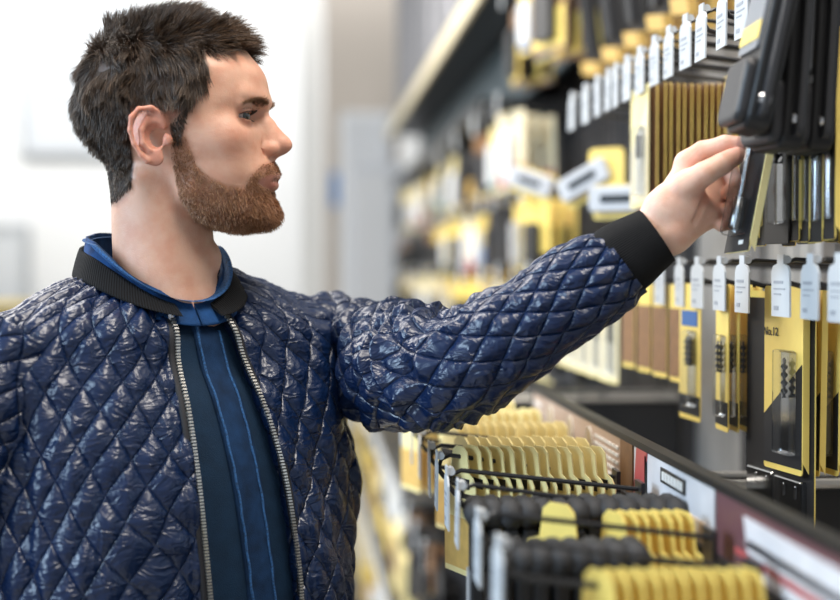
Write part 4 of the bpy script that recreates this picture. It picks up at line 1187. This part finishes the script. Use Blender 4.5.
# black capped packs and near yellow cards
def make_cap():
    t = empty('black_capped_pack')
    b = MB(); b.prism_yz(rrect(-.022, .022, -.15, .0, .006), -.006, .006); part(b, 'body', [BLK], t, bevel=.002)
    b = MB(); b.tube([(0, -.024, .006), (0, -.016, .012), (0, .016, .012), (0, .024, .006)], [.0085, .012, .012, .0085], 12); part(b, 'cap', [mat('matt black rubber', (.02, .02, .022), .7)], t, smooth=True)
    b = MB(); b.box(-.008, -.006, -.014, .014, -.09, -.04); part(b, 'label', [GRY], t)
    return t
cp = make_cap()
for i in range(13):
    o = dup(cp, (.15+.0145*i, yl[7]-.005+.003*math.sin(i*2), Z0-.226), (0, 0, R(random.uniform(-6, 6)))); tag(o, 'black capped pack on the hook in front of the yellow tabs', 'pack', 'black capped packs on the near hook')
for i in range(8):
    o = dup(cp, (.15+.015*i, yl[8]-.003, Z0-.236), (0, 0, R(random.uniform(-6, 6)))); tag(o, 'black capped pack at the bottom edge left of the yellow cards', 'pack', 'black capped packs at the bottom edge')
kill(cp)
PN = make_pack(.085, .15, YEL, BRN, .5, False, False, tab=.03)
for i in range(11):
    o = dup(PN, (.205+.0105*i, yl[9]+.0, Z0-.242), (0, 0, R(20+random.uniform(-4, 4)))); tag(o, 'blurred yellow tabbed card on the nearest counter hook', 'carded item', 'yellow tabbed cards nearest the camera')
for i in range(7):
    o = dup(PN, (.255+.0095*i, 1.14, Z0-.232), (0, 0, R(20+random.uniform(-4, 4)))); tag(o, 'yellow tabbed card directly under the red and white sign', 'carded item', 'yellow tabbed cards under the red and white sign')
o = dup(PN, (.212, 1.16, Z0-.228), (0, 0, R(35))); tag(o, 'single yellow tabbed card among the black caps', 'carded item')

# ------------------------------------------------------------ big black cases near the camera
def make_case(lab_m=GRY):
    t = empty('plastic_case')
    b = MB(); pts = rrect(-.036, .036, -.30, 0, .014, 5); b.prism_yz(pts, -.012, .010); part(b, 'shell', [BLK], t, bevel=.004, seg=3)
    b = MB(); b.prism_yz(rrect(-.034, .034, -.296, -.240, .010, 5), -.022, -.010); part(b, 'foot', [DRK], t, 'dark grey moulded foot', bevel=.005, seg=3)
    b = MB(); b.prism_yz(rrect(-.028, .032, -.232, -.04, .004, 3), -.0150, -.0118); c = part(b, 'label', [mat('printed grey label', (.22, .23, .25), .3)], t, 'grey printed label')
    b = MB(); b.box(-.0158, -.0150, -.028, .032, -.224, -.208); b.build('stripe', YEL, c)
    b = MB(); b.box(-.0158, -.0150, -.028, .018, -.130, -.085); b.build('stripe', YEL, c)
    b = MB(); b.prism_yz(rrect(-.0460, -.030, -.29, -.02, .0075, 4), -.004, .002); fl_ = part(b, 'flange', [DRK], t, bevel=.001)
    for zz in (-.275, -.16, -.05):
        b = MB(); b.tube([(-.0065, -.038, zz), (-.004, -.038, zz), (.003, -.038, zz)], [.0035, .0048, .0048], 14); b.build('rivet', CHR, fl_)
    return t
cs = make_case()
# local +y side of the case faces away from the camera; hang from high hooks
for i, (px, py, X, lean, yaw, lab) in enumerate(((754, 131, .378, 12, -3, 'black plastic case tilted with the held pack, left of the others'), (787, 150, .416, 4, 6, 'black plastic case hanging right above the long chrome bit'), (817, 152, .452, 3, 0, 'black plastic case, middle of the hanging cases at the right'), (843, 154, .488, 2, 0, 'black plastic case cut by the right edge of the view'))):
    w = atX(px, py, X); M_ = Euler((0, 0, 0)).to_matrix()
    o = dup(cs, (X, 0, 0), (0, R(lean), R(yaw))); foot = Euler((0, R(lean), R(yaw))).to_matrix() @ Vector((0, -.02, -.30))
    o.location = w-foot; tag(o, lab, 'case', 'black plastic cases at the upper right')
kill(cs)
ch = place_hooks(HK, .36, [.40]*3, [1.16, 1.22, 1.30], 'peg hooks carrying the black cases', ('right', 'row carrying the black cases'))

# held pack ----------------------------------------------------------------
t = empty('blister_pack')
b = MB(); b.prism_yz(card_pts(.055, .20, 0, .003), 0, .0016); part(b, 'card', [YEL2], t)
b = MB(); b.prism_yz([(-.0272, -.1995), (.0272, -.1995), (.0272, -.004), (-.0272, -.004)], -.0010, 0); pn = part(b, 'printed_panel', [BLKC], t, 'black printed face of the card')
b = MB(); b.prism_yz([(0, 0), (.001, 0), (.001, -.2), (0, -.19)], 0, 0) if False else b.add([(-.001, -.0290, 0), (.006, -.0290, 0), (.006, -.0290, -.199), (-.001, -.0290, -.192), (-.001, -.0277, 0), (.006, -.0277, 0), (.006, -.0277, -.199), (-.001, -.0277, -.188)], [(3, 2, 1, 0), (4, 5, 6, 7), (0, 1, 5, 4), (1, 2, 6, 5), (2, 3, 7, 6), (3, 0, 4, 7)]); part(b, 'folded_edge', [YEL2], t)
b = MB(); b.box(-.0014, -.0010, -.014, -.004, -.193, -.189); b.build('print', WPR, pn)
b = MB(); b.box(-.017, -.0006, -.022, .012, -.186, -.045); part(b, 'blister', [CLEAR], t, 'clear plastic blister', bevel=.005, seg=3)
b = MB(); bit(b, -.0085, -.006, -.165, -.05, .0052); part(b, 'drill_bit', [BIT, CHR], t, 'dark spiral bit with a chrome shank', smooth=True)
b = MB(); b.tube([(-.0085, -.006, -.180), (-.0085, -.006, -.178), (-.0085, -.006, -.150)], [.0055, .0066, .0066], 14); part(b, 'sleeve', [mat('smoked steel', (.2, .2, .2), .25, metal=1)], t, smooth=True)
top_ = np.array(P(776, 46, 1.325)); bot = np.array(P(739, 238, 1.315)); zax = Vector(top_-bot).normalized()
xax = Vector((1, .10, 0)); xax = (xax-zax*xax.dot(zax)).normalized(); yax = zax.cross(xax)
Mx = Matrix((xax, yax, zax)).transposed().to_4x4(); Mx.translation = Vector(top_); t.matrix_world = Mx
t.location = Vector(top_); t.rotation_euler = Mx.to_euler()
tag(t, 'clear pack with a chrome drill bit on a yellow card, held by the man', 'blister pack')

# ------------------------------------------------------------ upper row: yellow foot packs hanging above the price tags
def make_saw():
    t = empty('carded_tool'); 
    b = MB(); b.prism_yz(rrect(-.032, .032, -.17, 0, .004), 0, .002); part(b, 'card', [BLKC], t)
    b = MB(); b.prism_yz([(-.034, -.182), (.034, -.172), (.034, -.148), (-.034, -.158)], -.012, .003); part(b, 'foot', [OCH], t, 'ochre card foot')
    b = MB(); b.prism_yz(rrect(-.010, .018, -.14, -.02, .006), -.010, -.0005); part(b, 'contents', [DRK], t, bevel=.002)
    return t
sw = make_saw()
ysw = [1.86, 2.0, 2.14, 2.30, 2.46, 2.64]
for i, y in enumerate(ysw):
    for k in range(3):
        o = dup(sw, (.53+.035*k, y, Z0+.545), (0, R(-8), R(8+random.uniform(-4, 4)))); tag(o, f'black carded tool with an ochre foot at the top edge, hook {ORD[i]} from the right', 'carded tool', f'carded tools at the top edge, {ORD[i]} hook from the right')
place_hooks(HKF, .51, [.53]*6, ysw, 'peg hooks along the top edge', ('right', 'row at the top edge'))
kill(sw)

# grey boxed scrapers in the middle distance
def make_slot():
    t = empty('scraper_pack')
    b = MB(); b.prism_yz(rrect(-.065, .065, -.052, .0, .010), -.024, 0); part(b, 'body', [mat('light grey plastic', (.50, .50, .52), .4)], t, bevel=.004)
    b = MB(); b.prism_yz(rrect(-.036, .036, -.034, -.018, .004), -.026, -.0235); part(b, 'slot', [BLK], t, 'black slot')
    b = MB(); b.prism_yz(rrect(-.066, .066, -.066, .004, .006), .0, .002); part(b, 'card', [YEL], t)
    return t
GRL = mat('light grey plastic', (.50, .50, .52), .4)
sl_ = make_slot()
for i, (px, py, X, roll, lab) in enumerate(((537, 182, .44, 18, 'white box with a black slot, tilted down, furthest left'), (583, 180, .45, -25, 'white box with a black slot, tilted up beside the hang tag'), (622, 196, .47, 0, 'white box with a black slot, level, nearest the ochre stack'))):
    o = dup(sl_, atX(px, py-10, X), (R(roll), 0, R(48)), (.74, .74, .74)); tag(o, lab, 'boxed tool', 'white boxes with a black slot')
kill(sl_)
b = MB(); b.prism_yz(rrect(-.035, .035, -.075, 0, .010), 0, .003); o = b.build('hang_tag', YEL); o.location = atX(606, 148, .48); o.rotation_euler = (0, 0, R(40)); tag(o, 'plain yellow hang tag behind the tilted white boxes', 'hang tag')

# ------------------------------------------------------------ far part of the rack
protos = []
cols = [(YEL, BLKC, DRK), (YEL2, CREAM, WHT), (CREAM, YEL, BLK), (YEL, CREAM, GRY), (BLKC, OCH, DRK), (WHT, YEL2, GRY), (YEL2, TEAL, WHT), (BRN, YEL, DRK), (CREAM, REDC, WHT), (DRK, DRK, BLK), (YEL, BLUEC, WHT)]
names = ['yellow and black', 'pale yellow and cream', 'cream and yellow', 'yellow and grey', 'black and ochre', 'white and yellow', 'yellow and teal', 'brown and yellow', 'cream and red', 'dark grey', 'yellow and blue']
for i, c in enumerate(cols): protos.append(make_bulk(random.uniform(.10, .13), random.uniform(.15, .20), c, .02, i))
random.seed(11)
far = [('near the top', .60, .46, 2.75), ('in the second row', .36, .46, 3.05), ('just above eye level', .15, .47, 2.95), ('just below eye level', -.04, .45, 2.55), ('at waist height', -.30, .27, 2.7), ('at thigh height', -.58, .24, 2.7)]
for ri, (lab, z, xf, ys) in enumerate(far):
    y = ys; hi = 0
    while y < (3.3 if ri == 0 else 7.3):
        k = random.randrange(len(protos)) if ri not in (3,) else random.choice([0, 1, 2, 3, 5, 9])
        n = 3; sx = random.uniform(.028, .045)
        if random.random() < .10: y += .2; 
        for j in range(n):
            o = dup(protos[k], (xf+.02+sx*j, y, Z0+z+random.uniform(-.01, .01)), (R(random.uniform(-4, 4)), 0, R(random.uniform(0, 30))))
            o['label'] = f'{names[k]} carded item, far rack {lab}, {ORD[min(hi, 27)]} hook'; o['category'] = 'carded item'; o['group'] = f'carded items on the far rack {lab}, {ORD[min(hi, 27)]} hook'
        if True:
            h = dup(HKF, (xf-.01, y+.01, Z0+z+.0), (0, 0, R(random.uniform(-5, 5)))); h['label'] = f'white tagged peg hook, far rack {lab}, {ORD[min(hi, 27)]} from near end'; h['category'] = 'peg hook'; h['group'] = f'peg hooks on the far rack {lab}'
        y += random.uniform(.17, .24)*(1+.08*hi); hi += 1
for q in protos: kill(q)
for q in (PH, PG2, HK, HKM, HKL, HKF, PA, PB, PC, PD, PE, PG, PT, PN, long_): kill(q)
# base deck goods
def carton(label, x, y, z, sx, sy, sz, m, m2, yaw=0):
    t = thing('carton', label, 'box', (x, y, z), (0, 0, R(yaw)), 'cartons on the base and low shelf of the rack')
    b = MB(); b.box(-sx/2, sx/2, -sy/2, sy/2, 0, sz); part(b, 'body', [m], t, bevel=.004)
    b = MB(); b.box(-sx/2-.001, -sx/2, -sy*.35, sy*.35, sz*.25, sz*.8); part(b, 'label', [m2], t)
random.seed(5)
for i in range(12):
    c = random.choice([(YEL, 'yellow', BLKC), (CREAM, 'cream', YEL), (DRK, 'dark grey', WHT), (WHT, 'white', OCH), (OCH, 'ochre', BLKC)])
    carton(f'{c[1]} carton on the base of the far rack, {ORD[i]} along the aisle', .34, 3.3+i*.34, .162, .22, random.uniform(.2, .3), random.uniform(.14, .24), c[0], c[2], random.uniform(-4, 4))
for k, (x, z) in enumerate(((.222, -.54), (.205, -.84))):
    b = MB(); b.box(-.008, .0, -2.0, 2.2, -.020, .016); o = b.build('shelf_strip', TAGW, r1, ); o.location = (x-BX, 5.2-3.0, Z0+z)
    rbox(r1, 'shelf', x, BX, 3.2, 7.4, Z0+z-.02, Z0+z, DSTEEL)

random.seed(15)
for i in range(13):
    c = random.choice([(YEL, 'yellow', BLKC), (YEL2, 'pale yellow', BRN), (DRK, 'dark grey', YEL), (OCH, 'ochre', BLKC)])
    carton(f'{c[1]} carton on the lower shelf of the far rack, {ORD[i]} along the aisle', .33, 3.32+i*.315, Z0-.838, .20, random.uniform(.2, .28), random.uniform(.12, .17), c[0], c[2], random.uniform(-4, 4))
# ------------------------------------------------------------------ room, light
def st(name, x0, x1, y0, y1, z0, z1, m, bevel=0):
    b = MB(); b.box(x0, x1, y0, y1, z0, z1); o = b.build(name, m, bevel=bevel); o['kind'] = 'structure'; return o
WALLM = mat('white painted wall', (.80, .80, .79), .8, noise=.02, nscale=2)
st('floor', -5, 3, -2.5, 12.2, -.1, 0, mat('pale grey vinyl floor', (.45, .44, .42), .35, noise=.06, nscale=3))
st('wall_back', -5, 3, 12, 12.2, 0, 4.6, WALLM)
st('wall_left', -5.2, -5, -2.5, 12.2, 0, 4.6, WALLM)
BEIGE = mat('beige column paint', (.52, .46, .40), .8)
st('trim_1', .13, .62, 9.2, 9.7, 0, 4.6, BEIGE)
st('trim_2', -.02, .10, 9.4, 9.6, 0, 4.6, mat('white column paint', (.75, .75, .73), .7))
def wallobj(name, label, cat, x, y, z, w, h, d, m, mf=None, fw=.05):
    t = thing(name, label, cat, (x, y, z))
    b = MB(); b.box(-w/2, w/2, -.0, d, 0, h); part(b, 'panel', [m], t)
    if mf:
        b = MB()
        for a in ((-w/2-fw, -w/2, -fw, h+fw), (w/2, w/2+fw, -fw, h+fw)): b.box(a[0], a[1], -.02, d, a[2], a[3])
        b.box(-w/2, w/2, -.02, d, -fw, 0); b.box(-w/2, w/2, -.02, d, h, h+fw); part(b, 'frame', [mf], t)
    return t
PGREY = mat('pale grey board', (.60, .62, .64), .5); LG = mat('light grey frame', (.42, .44, .46), .5)
q = P(75, 75, 11.6); wb = wallobj('notice_board', 'large pale grey notice board high on the white wall', 'board', q.x, 11.93, q.z-.62, .84, 1.5, .06, PGREY, LG, .04)
b = MB()
for k, (y0, w_) in enumerate(((1.05, .5), (.85, .34), (.62, .56), (.45, .3))): b.box(-.3, -.3+w_, -.012, 0, y0, y0+.03)
part(b, 'print', [mat('faint grey print', (.40, .42, .44), .6)], wb)
q = P(8, 275, 11.6); wallobj('wall_cabinet', 'grey framed glazed panel low on the white wall at the left', 'panel', q.x-.05, 11.92, q.z-.38, .3, .75, .08, PGREY, LG, .05)
q = P(8, 308, 11.0)
t = thing('storage_crate', 'dark crate with yellow goods against the far wall', 'crate', (q.x-.1, 11.3, 0)); b = MB(); b.box(-.3, .3, -.2, .2, 0, q.z-.02); part(b, 'body', [DRK], t, bevel=.01); b = MB(); b.box(-.26, .26, -.17, .17, q.z-.02, q.z+.04); part(b, 'goods', [YEL], t, bevel=.01)
# white cabinets at the end of the aisle
def cab(label, px0, px1, py, Y, dd, m=WHT):
    a = P(px0, py, Y); c = P(px1, py, Y); w_ = c.x-a.x; t = thing('white_cabinet', label, 'cabinet', ((a.x+c.x)/2, Y+dd/2, 0)); h = a.z
    b = MB(); b.box(-w_/2, w_/2, -dd/2, dd/2, 0, h); part(b, 'body', [m], t, bevel=.01)
    for k in (0, 1):
        b = MB(); b.box(-w_/2+.02+k*w_/2, -.02+k*w_/2, -dd/2-.02, -dd/2, .1, h-.05); dr = part(b, 'door', [mat('white cabinet door', (.70, .71, .73), .4)], t, bevel=.004)
        b = MB(); b.tube([((-.05 if k == 0 else .05)+0, -dd/2-.04, h*.5), ((-.05 if k == 0 else .05), -dd/2-.04, h*.5+.14)], .008, 8); b.build('handle', CHR, dr)
cab('tall white cabinet under the beige column', 341, 392, 112, 8.6, .5)
cab('low white cabinet behind the end of the rack', 352, 440, 165, 8.05, .4, mat('cool white metal', (.62, .64, .68), .4))
q = P(336, 206, 9.1); b = MB(); b.box(-.03, .03, -.01, .01, -.0, .19); o = b.build('wall_sign', mat('bright blue sign', (.01, .16, .45), .4)); o.location = (q.x, 9.17, q.z); o.scale = (1.15, 1, 1.15); tag(o, 'small blue upright sign on the white column', 'sign')
# rolled silver goods standing on the top shelf
random.seed(9)
FOIL = mat('silver foil wrap', (.26, .26, .28), .4, metal=.4, bump=.6, bscale=40)
for i in range(11):
    y = 3.9+i*.32; x = .53+random.uniform(-.01, .03); hh = random.uniform(.6, 1.0)
    b = MB(); r_ = random.uniform(.06, .085); b.tube([(0, 0, 0), (0, 0, .01), (0, 0, hh-.01), (0, 0, hh)], [r_*.9, r_, r_, r_*.9], 16); o = b.build('foil_roll', FOIL, smooth=False); o.location = (x, y, Z0+.726); o.rotation_euler = (0, 0, 0)
    tag(o, 'silver wrapped roll standing on the top shelf of the rack', 'roll', 'silver rolls on the top shelf')
w = bpy.data.worlds.new('world'); scene.world = w; w.use_nodes = True
w.node_tree.nodes['Background'].inputs[0].default_value = (.93, .97, 1, 1); w.node_tree.nodes['Background'].inputs[1].default_value = .34
def area(name, loc, target, size, power, col):
    d = bpy.data.lights.new(name, 'AREA'); d.shape = 'RECTANGLE'; d.size = size[0]; d.size_y = size[1]; d.energy = power; d.color = col
    o = bpy.data.objects.new(name, d); COL.objects.link(o); o.location = loc; o.rotation_euler = (Vector(target)-Vector(loc)).to_track_quat('-Z', 'Y').to_euler()
    return o
area('window_light', (-2.6, .5, 2.5), (-.2, 1.4, 1.45), (1.6, 1.6), 100, (.60, .80, 1))
area('ceiling_light', (.3, .9, 3.4), (0, 1.5, 1.4), (.6, 1.6), 52, (1, .92, .82))
area('rack_fill_light', (-1.7, 3.6, 3.3), (.5, 3.6, 1.3), (1.6, 3.4), 150, (1, .95, .88))  # added lamp, aimed to brighten the rack faces
area('back_wall_fill_light', (-1.5, 9.5, 4.4), (-1.2, 12, 1.8), (5, 1.5), 165, (1, 1, 1))  # added lamp that lifts the back wall to white
scene.view_settings.view_transform = 'Standard'; scene.view_settings.look = 'None'; scene.view_settings.exposure = .25; scene.view_settings.gamma = 1
scene.view_settings.use_curve_mapping = False
